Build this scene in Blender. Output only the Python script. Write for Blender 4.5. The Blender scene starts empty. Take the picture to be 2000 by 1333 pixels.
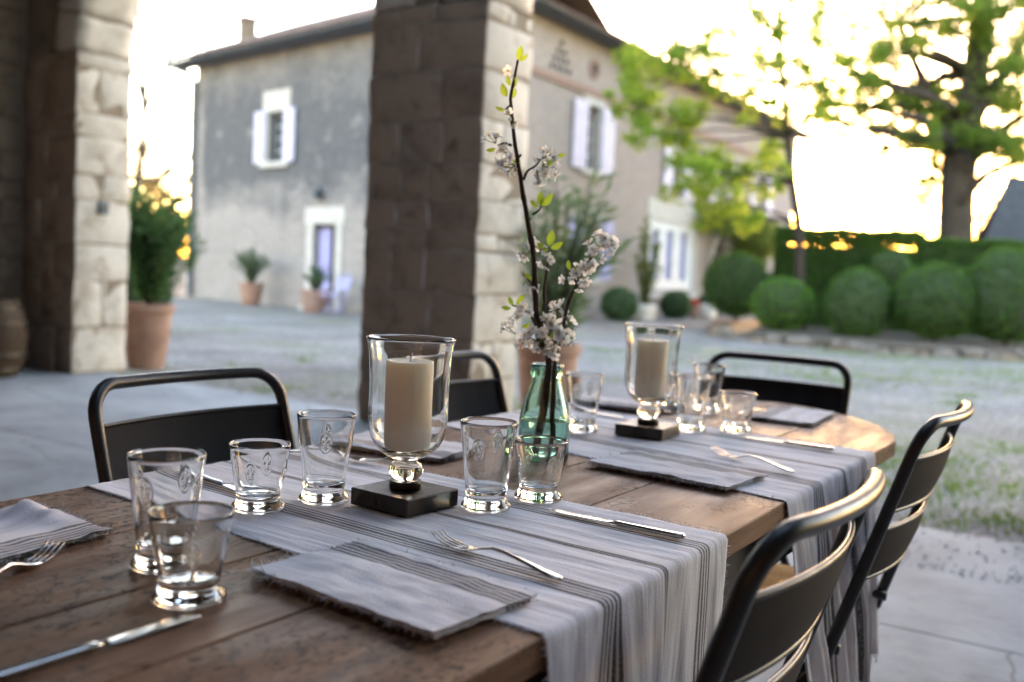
import bpy, math, random
import numpy as np
from mathutils import Vector, Matrix, noise as mnoise

random.seed(7)
rng = np.random.default_rng(7)
SC = bpy.context.scene
COL = SC.collection
R = math.radians

# ------------------------------------------------------------------ camera
CAM_POS = np.array([0.0, 0.0, 1.10]); FPX = 1944.0
_p, _r = R(4.0), R(2.8)
_F = np.array([0, math.cos(_p), -math.sin(_p)]); _R0 = np.array([1.0, 0, 0]); _U0 = np.cross(_R0, _F)
_U = math.cos(_r) * _U0 - math.sin(_r) * _R0
_Rt = math.cos(_r) * _R0 + math.sin(_r) * _U0
cam = bpy.data.cameras.new('camera'); camo = bpy.data.objects.new('camera', cam); COL.objects.link(camo)
cam.sensor_width = 36.0; cam.lens = 36.0 * FPX / 2000.0
cam.clip_start = 0.02; cam.clip_end = 3000
m = Matrix.Identity(4)
for i in range(3):
    m[i][0] = _Rt[i]; m[i][1] = _U[i]; m[i][2] = -_F[i]; m[i][3] = CAM_POS[i]
camo.matrix_world = m
cam.dof.use_dof = True; cam.dof.focus_distance = 1.42; cam.dof.aperture_fstop = 2.9
SC.camera = camo

# ------------------------------------------------------------------ sky, sun, exposure
SUN_EL, SUN_AZ = R(2.8), R(19.0)
world = bpy.data.worlds.new('World'); SC.world = world; world.use_nodes = True
wn = world.node_tree; bg = wn.nodes['Background']
sky = wn.nodes.new('ShaderNodeTexSky'); sky.sky_type = 'NISHITA'; sky.sun_disc = False
sky.sun_elevation = SUN_EL; sky.sun_rotation = SUN_AZ; sky.air_density = 0.95; sky.dust_density = 0.75; sky.ozone_density = 1.0
wb = wn.nodes.new('ShaderNodeMix'); wb.data_type = 'RGBA'; wb.blend_type = 'MULTIPLY'; wb.inputs[0].default_value = 1.0
wb.inputs[7].default_value = (1.07, .985, 1.06, 1)     # the whole sky a touch rosier
wn.links.new(sky.outputs[0], wb.inputs[6]); wn.links.new(wb.outputs[2], bg.inputs[0]); bg.inputs[1].default_value = 0.15
sun = bpy.data.lights.new('sun', 'SUN'); suno = bpy.data.objects.new('sun', sun); COL.objects.link(suno)
sun.energy = 0.3; sun.angle = R(0.6); sun.color = (1.0, 0.62, 0.30)
sd = Vector((math.sin(SUN_AZ) * math.cos(SUN_EL), math.cos(SUN_AZ) * math.cos(SUN_EL), math.sin(SUN_EL)))
suno.rotation_euler = sd.to_track_quat('Z', 'Y').to_euler(); suno.location = (20, 60, 20)
vs = SC.view_settings
vs.view_transform = 'Standard'; vs.look = 'None'; vs.gamma = 1.0; vs.use_curve_mapping = False
vs.exposure = 4.8
cy = SC.cycles
cy.max_bounces = 16; cy.diffuse_bounces = 5; cy.glossy_bounces = 6; cy.transmission_bounces = 14; cy.transparent_max_bounces = 12
cy.use_denoising = True; cy.blur_glossy = 0.6; cy.sample_clamp_indirect = 12.0

# ------------------------------------------------------------------ frames
A = R(32.3)                      # the barn, its table and its arcade are turned this much from the view axis
def W(n, s, z=0.0):              # barn frame (x across the table, y along it) -> world
    return Vector((n * math.cos(A) + s * math.sin(A), -n * math.sin(A) + s * math.cos(A), z))
def at(px, py, D):               # point in world at forward distance D that the photograph shows at this spot
    d = _F + (px - 1000) / FPX * _Rt - (py - 666.5) / FPX * _U
    return Vector((CAM_POS + d * (D / d[1])).tolist())

# ------------------------------------------------------------------ mesh collector
class MB:
    def __init__(s): s.v = []; s.f = []; s.mi = []; s.cur = 0; s.uv = {}
    def add(s, vs_, fs_):
        b = len(s.v); s.v.extend([tuple(v) for v in vs_])
        for f in fs_: s.f.append(tuple(b + i for i in f)); s.mi.append(s.cur)
        return b
    def box(s, x0, x1, y0, y1, z0, z1):
        s.add([(x0,y0,z0),(x1,y0,z0),(x1,y1,z0),(x0,y1,z0),(x0,y0,z1),(x1,y0,z1),(x1,y1,z1),(x0,y1,z1)],
              [(0,3,2,1),(4,5,6,7),(0,1,5,4),(1,2,6,5),(2,3,7,6),(3,0,4,7)])
    def bevbox(s, x0, x1, y0, y1, z0, z1, b):
        vs_ = []; idx = {}
        X = (x0, x1); Y = (y0, y1); Z = (z0, z1)
        for i in (0,1):
            for j in (0,1):
                for k in (0,1):
                    sx, sy, sz = (1,-1)[i]*b, (1,-1)[j]*b, (1,-1)[k]*b
                    for a, p in (('x',(X[i],Y[j]+sy,Z[k]+sz)),('y',(X[i]+sx,Y[j],Z[k]+sz)),('z',(X[i]+sx,Y[j]+sy,Z[k]))):
                        idx[i,j,k,a] = len(vs_); vs_.append(p)
        F = []
        for i in (0,1): F.append([idx[i,0,0,'x'],idx[i,1,0,'x'],idx[i,1,1,'x'],idx[i,0,1,'x']][::(-1 if i==0 else 1)])
        for j in (0,1): F.append([idx[0,j,0,'y'],idx[1,j,0,'y'],idx[1,j,1,'y'],idx[0,j,1,'y']][::(1 if j==0 else -1)])
        for k in (0,1): F.append([idx[0,0,k,'z'],idx[1,0,k,'z'],idx[1,1,k,'z'],idx[0,1,k,'z']][::(-1 if k==0 else 1)])
        for i in (0,1):
            for j in (0,1):
                F.append([idx[i,j,0,'x'],idx[i,j,1,'x'],idx[i,j,1,'y'],idx[i,j,0,'y']][::(1 if i==j else -1)])
        for i in (0,1):
            for k in (0,1):
                F.append([idx[i,0,k,'x'],idx[i,0,k,'z'],idx[i,1,k,'z'],idx[i,1,k,'x']][::(1 if i==k else -1)])
        for j in (0,1):
            for k in (0,1):
                F.append([idx[0,j,k,'y'],idx[1,j,k,'y'],idx[1,j,k,'z'],idx[0,j,k,'z']][::(1 if j==k else -1)])
        for i in (0,1):
            for j in (0,1):
                for k in (0,1):
                    t = [idx[i,j,k,'x'],idx[i,j,k,'y'],idx[i,j,k,'z']]
                    F.append(t[::(1 if (i+j+k)%2==0 else -1)])
        s.add(vs_, F)
    def tube(s, pts, rad, n=10, cap=True, squash=None):
        P = [Vector(p) for p in pts]; k = len(P)
        rr = [rad]*k if not hasattr(rad, '__len__') else rad
        up = None; rings = []
        for i in range(k):
            t = (P[min(i+1,k-1)] - P[max(i-1,0)]).normalized()
            if up is None:
                up = Vector((0,0,1)) if abs(t.z) < .9 else Vector((1,0,0))
                up = (up - t*up.dot(t)).normalized()
            else:
                up = (up - t*up.dot(t))
                up = up.normalized() if up.length > 1e-6 else Vector((1,0,0))
            sd_ = t.cross(up)
            q = 1.0 if squash is None else squash
            rings.append([P[i] + sd_*math.cos(2*math.pi*j/n)*rr[i] + up*math.sin(2*math.pi*j/n)*rr[i]*q for j in range(n)])
        vs_ = [v for r_ in rings for v in r_]
        fs_ = [(i*n+j, i*n+(j+1)%n, (i+1)*n+(j+1)%n, (i+1)*n+j) for i in range(k-1) for j in range(n)]
        if cap: fs_ += [tuple(range(n))[::-1], tuple(range((k-1)*n, k*n))]
        s.add(vs_, fs_)
    def lathe(s, prof, n=48, fn=None, closed=False):
        vs_ = []; fs_ = []; rings = []
        for (r_, z) in prof:
            if r_ <= 1e-6: rings.append([len(vs_)]); vs_.append((0,0,z)); continue
            ring = []
            for j in range(n):
                a = 2*math.pi*j/n; q = r_ + (fn(a, z, r_) if fn else 0)
                ring.append(len(vs_)); vs_.append((q*math.cos(a), q*math.sin(a), z))
            rings.append(ring)
        pairs = list(zip(rings, rings[1:])) + ([(rings[-1], rings[0])] if closed else [])
        for a, b in pairs:
            for j in range(n):
                j2 = (j+1) % n
                if len(a) == 1 and len(b) == 1: continue
                if len(a) == 1: fs_.append((a[0], b[j2], b[j]))
                elif len(b) == 1: fs_.append((a[j], a[j2], b[0]))
                else: fs_.append((a[j], a[j2], b[j2], b[j]))
        s.add(vs_, fs_)
    def loft(s, secs, n=12):
        # secs: (centre, width, thick) along a path; the width runs across the path, level
        k = len(secs); vs_ = []
        for i, (c, w, th) in enumerate(secs):
            a = Vector(secs[max(i-1,0)][0]); b = Vector(secs[min(i+1,k-1)][0])
            t = (b-a).normalized(); sd_ = t.cross(Vector((0,0,1))).normalized(); up = sd_.cross(t)
            for j in range(n):
                an = 2*math.pi*j/n; ca, sa = math.cos(an), math.sin(an)
                ca = math.copysign(abs(ca)**.7, ca); sa = math.copysign(abs(sa)**.7, sa)
                vs_.append(Vector(c) + sd_*ca*w/2 + up*sa*th/2)
        fs_ = [(i*n+j, i*n+(j+1)%n, (i+1)*n+(j+1)%n, (i+1)*n+j) for i in range(k-1) for j in range(n)]
        fs_ += [tuple(range(n))[::-1], tuple(range((k-1)*n, k*n))]
        s.add(vs_, fs_)
    def prism(s, poly, z0, z1):
        n = len(poly)
        s.add([(x,y,z0) for x,y in poly] + [(x,y,z1) for x,y in poly],
              [tuple(range(n))[::-1], tuple(range(n,2*n))] + [(i,(i+1)%n,n+(i+1)%n,n+i) for i in range(n)])
    def mesh(s, name, mats, smooth=False):
        me = bpy.data.meshes.new(name); me.from_pydata(s.v, [], s.f)
        for m_ in (mats if isinstance(mats, (list, tuple)) else [mats]): me.materials.append(m_)
        if max(s.mi, default=0) > 0: me.polygons.foreach_set('material_index', s.mi)
        if smooth:
            me.polygons.foreach_set('use_smooth', [True]*len(me.polygons))
            if smooth is not True: me.set_sharp_from_angle(angle=R(smooth))
        me.update(); return me
    def build(s, name, mats, parent=None, loc=(0,0,0), rot=(0,0,0), smooth=False):
        return put(name, s.mesh(name, mats, smooth), parent, loc, rot)

def put(name, me, parent=None, loc=(0,0,0), rot=(0,0,0), scale=None):
    o = bpy.data.objects.new(name, me); COL.objects.link(o)
    o.parent = parent; o.location = loc
    o.rotation_euler = rot if hasattr(rot, '__len__') else (0,0,rot)
    if scale: o.scale = scale
    return o
def empty(name, loc=(0,0,0), rz=0.0): return put(name, None, None, loc, (0,0,rz))
def tag(o, label, cat, group=None):
    o['label'] = label; o['category'] = cat
    if group: o['group'] = group
    return o
def structure(o): o['kind'] = 'structure'; return o
def stuff(o): o['kind'] = 'stuff'; return o
def copy_tree(o, parent=None):
    c = o.copy(); COL.objects.link(c); c.parent = parent
    for ch in o.children: copy_tree(ch, c)
    return c

# ------------------------------------------------------------------ materials
MATS = {}
def ramp(nt, stops, interp='LINEAR'):
    n = nt.nodes.new('ShaderNodeValToRGB'); e = n.color_ramp.elements; n.color_ramp.interpolation = interp
    while len(e) < len(stops): e.new(0.5)
    for el, (p, c) in zip(e, stops):
        el.position = p; el.color = (c[0], c[1], c[2], 1) if hasattr(c, '__len__') else (c, c, c, 1)
    return n
def newmat(name):
    m_ = bpy.data.materials.new(name); m_.use_nodes = True; MATS[name] = m_
    nt = m_.node_tree; b = nt.nodes['Principled BSDF']
    return m_, nt, b
def coords(nt, kind='Object', scale=(1,1,1), rand=True):
    tc = nt.nodes.new('ShaderNodeTexCoord'); mp = nt.nodes.new('ShaderNodeMapping')
    nt.links.new(tc.outputs[kind], mp.inputs[0]); mp.inputs['Scale'].default_value = scale
    if rand and kind == 'Object':
        oi = nt.nodes.new('ShaderNodeObjectInfo'); mu = nt.nodes.new('ShaderNodeMath'); mu.operation = 'MULTIPLY'
        mu.inputs[1].default_value = 37.0; nt.links.new(oi.outputs['Random'], mu.inputs[0])
        cb = nt.nodes.new('ShaderNodeCombineXYZ')
        for i in range(3): nt.links.new(mu.outputs[0], cb.inputs[i])
        nt.links.new(cb.outputs[0], mp.inputs['Location'])
    return mp.outputs[0]
def noise(nt, vec, scale, detail=5, rough=.55, dist=0.0):
    n = nt.nodes.new('ShaderNodeTexNoise'); nt.links.new(vec, n.inputs['Vector'])
    n.inputs['Scale'].default_value = scale; n.inputs['Detail'].default_value = detail
    n.inputs['Roughness'].default_value = rough; n.inputs['Distortion'].default_value = dist
    return n.outputs['Fac']
def mix(nt, fac, a, b, mode='MIX'):
    n = nt.nodes.new('ShaderNodeMix'); n.data_type = 'RGBA'; n.blend_type = mode
    for sock, v in ((n.inputs[0], fac), (n.inputs[6], a), (n.inputs[7], b)):
        if isinstance(v, (int, float)): sock.default_value = v
        elif isinstance(v, (tuple, list)): sock.default_value = (v[0], v[1], v[2], 1)
        else: nt.links.new(v, sock)
    return n.outputs[2]
def math_n(nt, op, a, b=None):
    n = nt.nodes.new('ShaderNodeMath'); n.operation = op
    for i, v in enumerate((a, b)):
        if v is None: continue
        if isinstance(v, (int, float)): n.inputs[i].default_value = v
        else: nt.links.new(v, n.inputs[i])
    return n.outputs[0]
def bump(nt, b, h, strength=.3, dist=.01):
    n = nt.nodes.new('ShaderNodeBump'); n.inputs['Strength'].default_value = strength; n.inputs['Distance'].default_value = dist
    nt.links.new(h, n.inputs['Height']); nt.links.new(n.outputs[0], b.inputs['Normal'])
def simple(name, stops, scale=4, rough=.7, metal=0.0, bmp=0.0, bdist=.01, bscale=None, kind='Object', sc=(1,1,1), rrange=None, rand=True):
    m_, nt, b = newmat(name); v = coords(nt, kind, sc, rand)
    f = noise(nt, v, scale); rp = ramp(nt, stops); nt.links.new(f, rp.inputs[0])
    nt.links.new(rp.outputs[0], b.inputs['Base Color']); b.inputs['Roughness'].default_value = rough; b.inputs['Metallic'].default_value = metal
    if rrange:
        r2 = ramp(nt, [(.3, rrange[0]), (.7, rrange[1])]); nt.links.new(noise(nt, v, scale*3), r2.inputs[0]); nt.links.new(r2.outputs[0], b.inputs['Roughness'])
    if bmp: bump(nt, b, noise(nt, v, bscale or scale*4, 6), bmp, bdist)
    return m_

def mat_stone(name, light, dark, stain, pit=.5):
    m_, nt, b = newmat(name); v = coords(nt)
    rp = ramp(nt, [(.28, dark), (.50, light), (.75, tuple(min(1, c*1.12) for c in light))]); nt.links.new(noise(nt, v, 3.5, 7, .6), rp.inputs[0])
    st = ramp(nt, [(.56, 0.0), (.70, 1.0)]); nt.links.new(noise(nt, v, 6.0, 6, .6, .6), st.inputs[0])
    c = mix(nt, math_n(nt, 'MULTIPLY', st.outputs[0], .75), rp.outputs[0], stain)
    sp = ramp(nt, [(.60, 0.0), (.68, 1.0)]); nt.links.new(noise(nt, v, 38, 4), sp.inputs[0])
    c = mix(nt, math_n(nt, 'MULTIPLY', sp.outputs[0], .55), c, dark)
    nt.links.new(c, b.inputs['Base Color']); b.inputs['Roughness'].default_value = .92
    h = math_n(nt, 'ADD', noise(nt, v, 9, 8, .65), math_n(nt, 'MULTIPLY', noise(nt, v, 60, 5, .6), .35))
    bump(nt, b, h, pit, .03); return m_
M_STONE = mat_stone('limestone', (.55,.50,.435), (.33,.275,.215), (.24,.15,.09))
M_PATINA_SHADE = mat_stone('browned_shaded_limestone', (.32,.232,.165), (.18,.125,.085), (.12,.075,.048), .8)  # brown patina for the pillars' inner faces, with their shade painted in
M_RUBBLE = mat_stone('rubble_stone', (.20,.155,.115), (.11,.08,.055), (.08,.05,.035), .8)
M_MORTAR = simple('lime_mortar', [(.3,(.19,.145,.105)),(.7,(.28,.225,.165))], 8, .95, bmp=.6, bdist=.02)

def mat_wood(name, dark, light, vein, axis=1):
    m_, nt, b = newmat(name)
    sc = [11.0, 11.0, 11.0]; sc[axis] = 2.2
    v = coords(nt, 'Object', tuple(sc))
    rp = ramp(nt, [(.25, dark), (.6, light), (.85, tuple(c*1.15 for c in light))]); nt.links.new(noise(nt, v, 1.6, 8, .65, 1.2), rp.inputs[0])
    sc2 = [90.0]*3; sc2[axis] = 3.0
    g = ramp(nt, [(.44, 1.0), (.62, 0.0)]); nt.links.new(noise(nt, coords(nt, 'Object', tuple(sc2)), 1.0, 5, .6), g.inputs[0])
    c = mix(nt, math_n(nt, 'MULTIPLY', g.outputs[0], .30), rp.outputs[0], vein)
    # nicks and worm marks
    sc3 = [40.0]*3; sc3[axis] = 24.0
    wv = coords(nt, 'Object', tuple(sc3))
    nk = ramp(nt, [(.545, 0.0), (.575, 1.0)]); nt.links.new(noise(nt, wv, 2.6, 4, .65, .8), nk.inputs[0])
    zone = ramp(nt, [(.40, 0.0), (.52, 1.0)]); nt.links.new(noise(nt, coords(nt), 4.2, 3), zone.inputs[0])
    nick = math_n(nt, 'MULTIPLY', nk.outputs[0], zone.outputs[0])
    c = mix(nt, math_n(nt, 'MULTIPLY', nick, .9), c, (.035,.02,.012))
    nt.links.new(c, b.inputs['Base Color'])
    rr = ramp(nt, [(.3,.42),(.7,.64)]); nt.links.new(noise(nt, v, 2.0, 4), rr.inputs[0]); nt.links.new(rr.outputs[0], b.inputs['Roughness'])
    h = math_n(nt, 'SUBTRACT', math_n(nt, 'MULTIPLY', noise(nt, coords(nt, 'Object', tuple(sc2)), 1.0, 5), .35), nick)
    bump(nt, b, h, .6, .003); return m_
M_WOOD = mat_wood('table_wood', (.105,.050,.026), (.235,.132,.076), (.05,.025,.013))
M_WOOD.node_tree.nodes['Principled BSDF'].inputs['Specular IOR Level'].default_value = .14
M_SEAT = mat_wood('seat_wood', (.30,.20,.11), (.46,.34,.20), (.25,.16,.08))
M_OAK = mat_wood('old_oak', (.028,.018,.012), (.06,.040,.026), (.03,.02,.012), 0)
M_OAK.node_tree.nodes['Principled BSDF'].inputs['Specular IOR Level'].default_value = .08
M_APRON = simple('dark_painted_wood', [(.3,(.010,.010,.012)),(.7,(.02,.02,.022))], 9, .75, bmp=.1)

M_BLACK = simple('black_painted_steel', [(.3,(.010,.010,.012)),(.75,(.019,.019,.022))], 12, .36, bmp=.05, bdist=.002, bscale=90, rrange=(.28,.42))
M_BLACK.node_tree.nodes['Principled BSDF'].inputs['Specular IOR Level'].default_value = .35
M_MATTE = simple('matte_black_paint', [(.3,(.010,.010,.012)),(.75,(.018,.018,.020))], 12, .75, bmp=.05, bdist=.002, bscale=90)
M_MATTE.node_tree.nodes['Principled BSDF'].inputs['Specular IOR Level'].default_value = .15
M_SILVER = simple('silver_cutlery', [(.3,(.36,.35,.335)),(.7,(.48,.47,.455))], 20, .18, 1.0, rrange=(.12,.26))
M_BRONZE = simple('dark_bronze', [(.3,(.012,.010,.008)),(.72,(.036,.029,.022))], 14, .42, .3, bmp=.25, bdist=.003, bscale=60, rrange=(.3,.5))
M_TERRA = simple('terracotta', [(.25,(.17,.095,.065)),(.55,(.29,.17,.12)),(.8,(.34,.235,.18))], 5, .88, bmp=.3)
M_ZINC = simple('zinc', [(.3,(.075,.09,.105)),(.7,(.12,.14,.16))], 6, .5, .4)
M_LILAC = simple('lilac_paint', [(.3,(.26,.25,.46)),(.7,(.33,.32,.54))], 3, .6, bmp=.1)
M_PALELILAC = simple('pale_lilac_paint', [(.3,(.43,.41,.56)),(.7,(.50,.48,.62))], 3, .6, bmp=.1)
M_WHITEP = simple('white_paint', [(.3,(.50,.50,.52)),(.7,(.60,.60,.61))], 3, .55)
M_DRESSED = simple('dressed_white_stone', [(.3,(.36,.34,.315)),(.7,(.46,.435,.405))], 4, .85, bmp=.3)
M_DARK = simple('dark_interior', [(.3,(.02,.02,.022)),(.7,(.035,.035,.04))], 2, .9)
M_BRICK = simple('red_brick', [(.3,(.20,.125,.10)),(.7,(.28,.18,.145))], 9, .9, bmp=.5)
M_TILE = simple('canal_tile', [(.25,(.11,.075,.062)),(.5,(.18,.12,.098)),(.8,(.23,.17,.14))], 3, .9, bmp=.4)
M_BARK = simple('bark', [(.3,(.025,.018,.013)),(.7,(.058,.044,.033))], 9, .95, bmp=.9, bdist=.03, sc=(1,1,.25))
M_TWIG = simple('cherry_bark', [(.3,(.022,.014,.011)),(.7,(.055,.036,.028))], 60, .8, bmp=.7, bdist=.002, bscale=220)
M_FIELD = mat_stone('field_stone', (.17,.145,.12), (.07,.055,.04), (.06,.05,.03), .8)
M_SOFFIT = simple('grey_soffit_boards', [(.3,(.10,.10,.105)),(.7,(.16,.16,.165))], 5, .85)
M_SOIL = simple('soil', [(.3,(.05,.037,.026)),(.7,(.10,.075,.05))], 6, .95, bmp=.8, bdist=.05)

def mat_leaf(name, c1, c2, trans, tw=.4, rough=.55):
    m_, nt, b = newmat(name)
    v = coords(nt, 'Object', rand=False)
    rp = ramp(nt, [(.3, c1), (.7, c2)]); nt.links.new(noise(nt, v, 2.2, 6, .7), rp.inputs[0])
    nt.links.new(rp.outputs[0], b.inputs['Base Color']); b.inputs['Roughness'].default_value = rough + .15; b.inputs['Specular IOR Level'].default_value = .2
    tr = nt.nodes.new('ShaderNodeBsdfTranslucent'); tr.inputs[0].default_value = (*trans, 1)
    mx = nt.nodes.new('ShaderNodeMixShader'); mx.inputs[0].default_value = tw
    nt.links.new(b.outputs[0], mx.inputs[1]); nt.links.new(tr.outputs[0], mx.inputs[2])
    nt.links.new(mx.outputs[0], nt.nodes['Material Output'].inputs[0]); return m_
M_LEAF = mat_leaf('tree_leaf', (.07,.12,.018), (.14,.20,.03), (.40,.54,.06), .55)
M_LEAF2 = mat_leaf('dark_tree_leaf', (.045,.08,.016), (.095,.14,.026), (.30,.42,.05), .5)
M_BOX = mat_leaf('box_leaf', (.028,.066,.011), (.064,.126,.021), (.10,.19,.024), .25, .5)
M_BOX2 = mat_leaf('bright_box_leaf', (.052,.118,.016), (.10,.19,.028), (.13,.26,.03), .25, .5)
M_BOXCORE = simple('hedge_core', [(.3,(.018,.030,.010)),(.7,(.032,.05,.016))], 9, .95)
M_OLEA = mat_leaf('oleander_leaf', (.05,.085,.045), (.10,.15,.08), (.14,.22,.09), .3)
M_OLEA2 = mat_leaf('dark_oleander_leaf', (.022,.05,.022), (.05,.10,.035), (.10,.2,.05), .3)
M_WIST = mat_leaf('climber_leaf', (.06,.08,.02), (.12,.15,.035), (.24,.30,.05), .4)
M_FARLEAF = mat_leaf('far_leaf', (.06,.055,.025), (.11,.09,.045), (.42,.24,.07), .5)
M_NEWLEAF = mat_leaf('young_leaf', (.13,.24,.02), (.22,.34,.035), (.38,.52,.05), .45, .4)
M_PETAL = mat_leaf('white_petal', (.80,.84,.87), (.85,.88,.90), (.84,.86,.86), .45, .6)
M_STAMEN = simple('stamen', [(.3,(.30,.24,.06)),(.7,(.45,.36,.10))], 60, .7)
M_SEPAL = simple('sepal', [(.3,(.13,.17,.035)),(.7,(.22,.20,.06))], 60, .7)
M_GRASS = mat_leaf('grass_blade', (.10,.16,.035), (.18,.24,.07), (.2,.3,.07), .3)
M_RED = mat_leaf('red_petal', (.45,.05,.03), (.60,.09,.05), (.5,.05,.03), .3)

def mat_glass(name, col=(1,1,1), rough=0.0, ior=1.5, tint=None):
    m_, nt, b = newmat(name)
    b.inputs['Base Color'].default_value = (*col, 1); b.inputs['Transmission Weight'].default_value = 1.0
    b.inputs['Roughness'].default_value = rough; b.inputs['IOR'].default_value = ior
    if tint:
        va = nt.nodes.new('ShaderNodeVolumeAbsorption'); va.inputs[0].default_value = (*tint[0], 1); va.inputs[1].default_value = tint[1]
        nt.links.new(va.outputs[0], nt.nodes['Material Output'].inputs['Volume'])
    return m_
M_GLASS = mat_glass('clear_glass', (.985,.995,.99))
M_HGLASS = mat_glass('blown_glass', (1.0,.992,.975))
_nt = M_HGLASS.node_tree; bump(_nt, _nt.nodes['Principled BSDF'], noise(_nt, coords(_nt, 'Object', (1,1,.35)), 22, 2), .12, .01)
M_AMBER = mat_glass('smoky_glass', (.98,.88,.72))
M_GREEN = mat_glass('green_bottle_glass', (.86,.97,.92), tint=((.06,.58,.42), 85))
M_WATER = mat_glass('water', (.97,1,.99), 0, 1.333, tint=((.45,.85,.75), 5))
m_, nt, b = newmat('window_pane'); b.inputs['Base Color'].default_value = (.05,.06,.07,1); b.inputs['Roughness'].default_value = .06
M_PANE = m_; v = coords(nt); bump(nt, b, noise(nt, v, 1.4, 2), .05, .02)
m_, nt, b = newmat('candle_wax'); M_WAX = m_
v = coords(nt, 'Object', (1,1,.3)); rp = ramp(nt, [(.3,(.86,.78,.61)),(.7,(.92,.85,.70))]); nt.links.new(noise(nt, v, 26, 4), rp.inputs[0])
nt.links.new(rp.outputs[0], b.inputs['Base Color']); b.inputs['Roughness'].default_value = .5
b.inputs['Subsurface Weight'].default_value = .75; b.inputs['Subsurface Radius'].default_value = (1.0,.85,.55); b.inputs['Subsurface Scale'].default_value = .022
bump(nt, b, noise(nt, coords(nt, 'Object', (1,1,.12)), 160, 3), .10, .002)

def mat_cloth(name, base, stripes, dark=(.016,.016,.020), width=.47, wrinkle=.5):
    # UV: x across the cloth, y along it, both in metres
    m_, nt, b = newmat(name); v = coords(nt, 'UV')
    sp = nt.nodes.new('ShaderNodeSeparateXYZ'); nt.links.new(v, sp.inputs[0])
    uvx = math_n(nt, 'ADD', sp.outputs[0], math_n(nt, 'MULTIPLY', math_n(nt, 'SUBTRACT', noise(nt, v, 9, 2), .5), .004))
    c0 = ramp(nt, [(.30, tuple(q*.62 for q in base)), (.52, base), (.7, tuple(min(1,q*1.06) for q in base))])
    nt.links.new(noise(nt, coords(nt, 'UV', (1,.16,1)), 34, 5), c0.inputs[0]); c = c0.outputs[0]
    fine = noise(nt, coords(nt, 'UV', (1,.5,1)), 520, 2)
    tot = None
    for (x, w, k) in stripes:
        d = math_n(nt, 'ABSOLUTE', math_n(nt, 'SUBTRACT', uvx, x))
        q = nt.nodes.new('ShaderNodeMapRange'); nt.links.new(d, q.inputs[0])
        q.inputs[1].default_value = w*.5; q.inputs[2].default_value = w*.5 + .0012; q.inputs[3].default_value = k; q.inputs[4].default_value = 0.0
        tot = q.outputs[0] if tot is None else math_n(nt, 'MAXIMUM', tot, q.outputs[0])
    wv = ramp(nt, [(.35,.72),(.55,1.0)]); nt.links.new(fine, wv.inputs[0])
    c = mix(nt, math_n(nt, 'MULTIPLY', tot, wv.outputs[0]), c, dark)
    nt.links.new(c, b.inputs['Base Color']); b.inputs['Roughness'].default_value = .95
    b.inputs['Sheen Weight'].default_value = .25; b.inputs['Specular IOR Level'].default_value = .15
    h = math_n(nt, 'ADD', math_n(nt, 'MULTIPLY', noise(nt, coords(nt, 'UV', (1,.10,1)), 55, 4), wrinkle), math_n(nt, 'MULTIPLY', fine, .10))
    bump(nt, b, h, .8, .009); return m_
def band(c, n, pitch, w, k=.95): return [(c + (i-(n-1)/2)*pitch, w, k) for i in range(n)]
RUN_ST = band(.135, 5, .0088, .0042) + band(.272, 2, .0062, .0042, .95) + band(.392, 4, .0084, .0038)
M_RUNNER = mat_cloth('runner_linen', (.66,.67,.73), RUN_ST)
M_NAPKIN = mat_cloth('napkin_linen', (.59,.60,.66), band(.130, 5, .0085, .0042) , wrinkle=.25)
M_THREAD = simple('linen_thread', [(.3,(.55,.53,.56)),(.7,(.68,.66,.68))], 30, .95)
M_DTHREAD = simple('dark_thread', [(.3,(.05,.05,.06)),(.7,(.12,.115,.13))], 30, .95)

# ground materials
m_, nt, b = newmat('gravel'); M_GRAVEL = m_
v = coords(nt, 'Object', rand=False)
vo = nt.nodes.new('ShaderNodeTexVoronoi'); vo.inputs['Scale'].default_value = 42; nt.links.new(v, vo.inputs['Vector'])
bw = nt.nodes.new('ShaderNodeRGBToBW'); nt.links.new(vo.outputs['Color'], bw.inputs[0])
rp = ramp(nt, [(.15,(.11,.10,.093)),(.5,(.255,.232,.217)),(.85,(.41,.377,.355))]); nt.links.new(bw.outputs[0], rp.inputs[0])
big = ramp(nt, [(.32,(.62,.61,.60)),(.66,(1.0,1.0,1.0))]); nt.links.new(noise(nt, v, .7, 5), big.inputs[0])
c = mix(nt, 1.0, rp.outputs[0], big.outputs[0], 'MULTIPLY')
gm = ramp(nt, [(.50,0.0),(.64,1.0)]); nt.links.new(noise(nt, v, .42, 7, .68), gm.inputs[0])
c = mix(nt, math_n(nt, 'MULTIPLY', gm.outputs[0], .5), c, (.17,.19,.085))
br = ramp(nt, [(.55,0.0),(.7,1.0)]); nt.links.new(noise(nt, v, 1.3, 5), br.inputs[0])
c = mix(nt, math_n(nt, 'MULTIPLY', br.outputs[0], .35), c, (.24,.20,.16))
nt.links.new(c, b.inputs['Base Color']); b.inputs['Roughness'].default_value = .95
b.inputs['Specular IOR Level'].default_value = .08
bump(nt, b, math_n(nt, 'ADD', vo.outputs['Distance'], noise(nt, v, 6, 5)), .6, .02)
m_, nt, b = newmat('concrete'); M_CONC = m_
v = coords(nt, 'Object')
rp = ramp(nt, [(.30,(.165,.175,.185)),(.5,(.29,.305,.315)),(.70,(.385,.40,.41))]); nt.links.new(noise(nt, v, 1.7, 8, .62), rp.inputs[0])
sp = ramp(nt, [(.60,0.0),(.72,1.0)]); nt.links.new(noise(nt, v, 5.5, 6, .65, .5), sp.inputs[0])
c = mix(nt, math_n(nt, 'MULTIPLY', sp.outputs[0], .6), rp.outputs[0], (.15,.145,.14))
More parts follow.
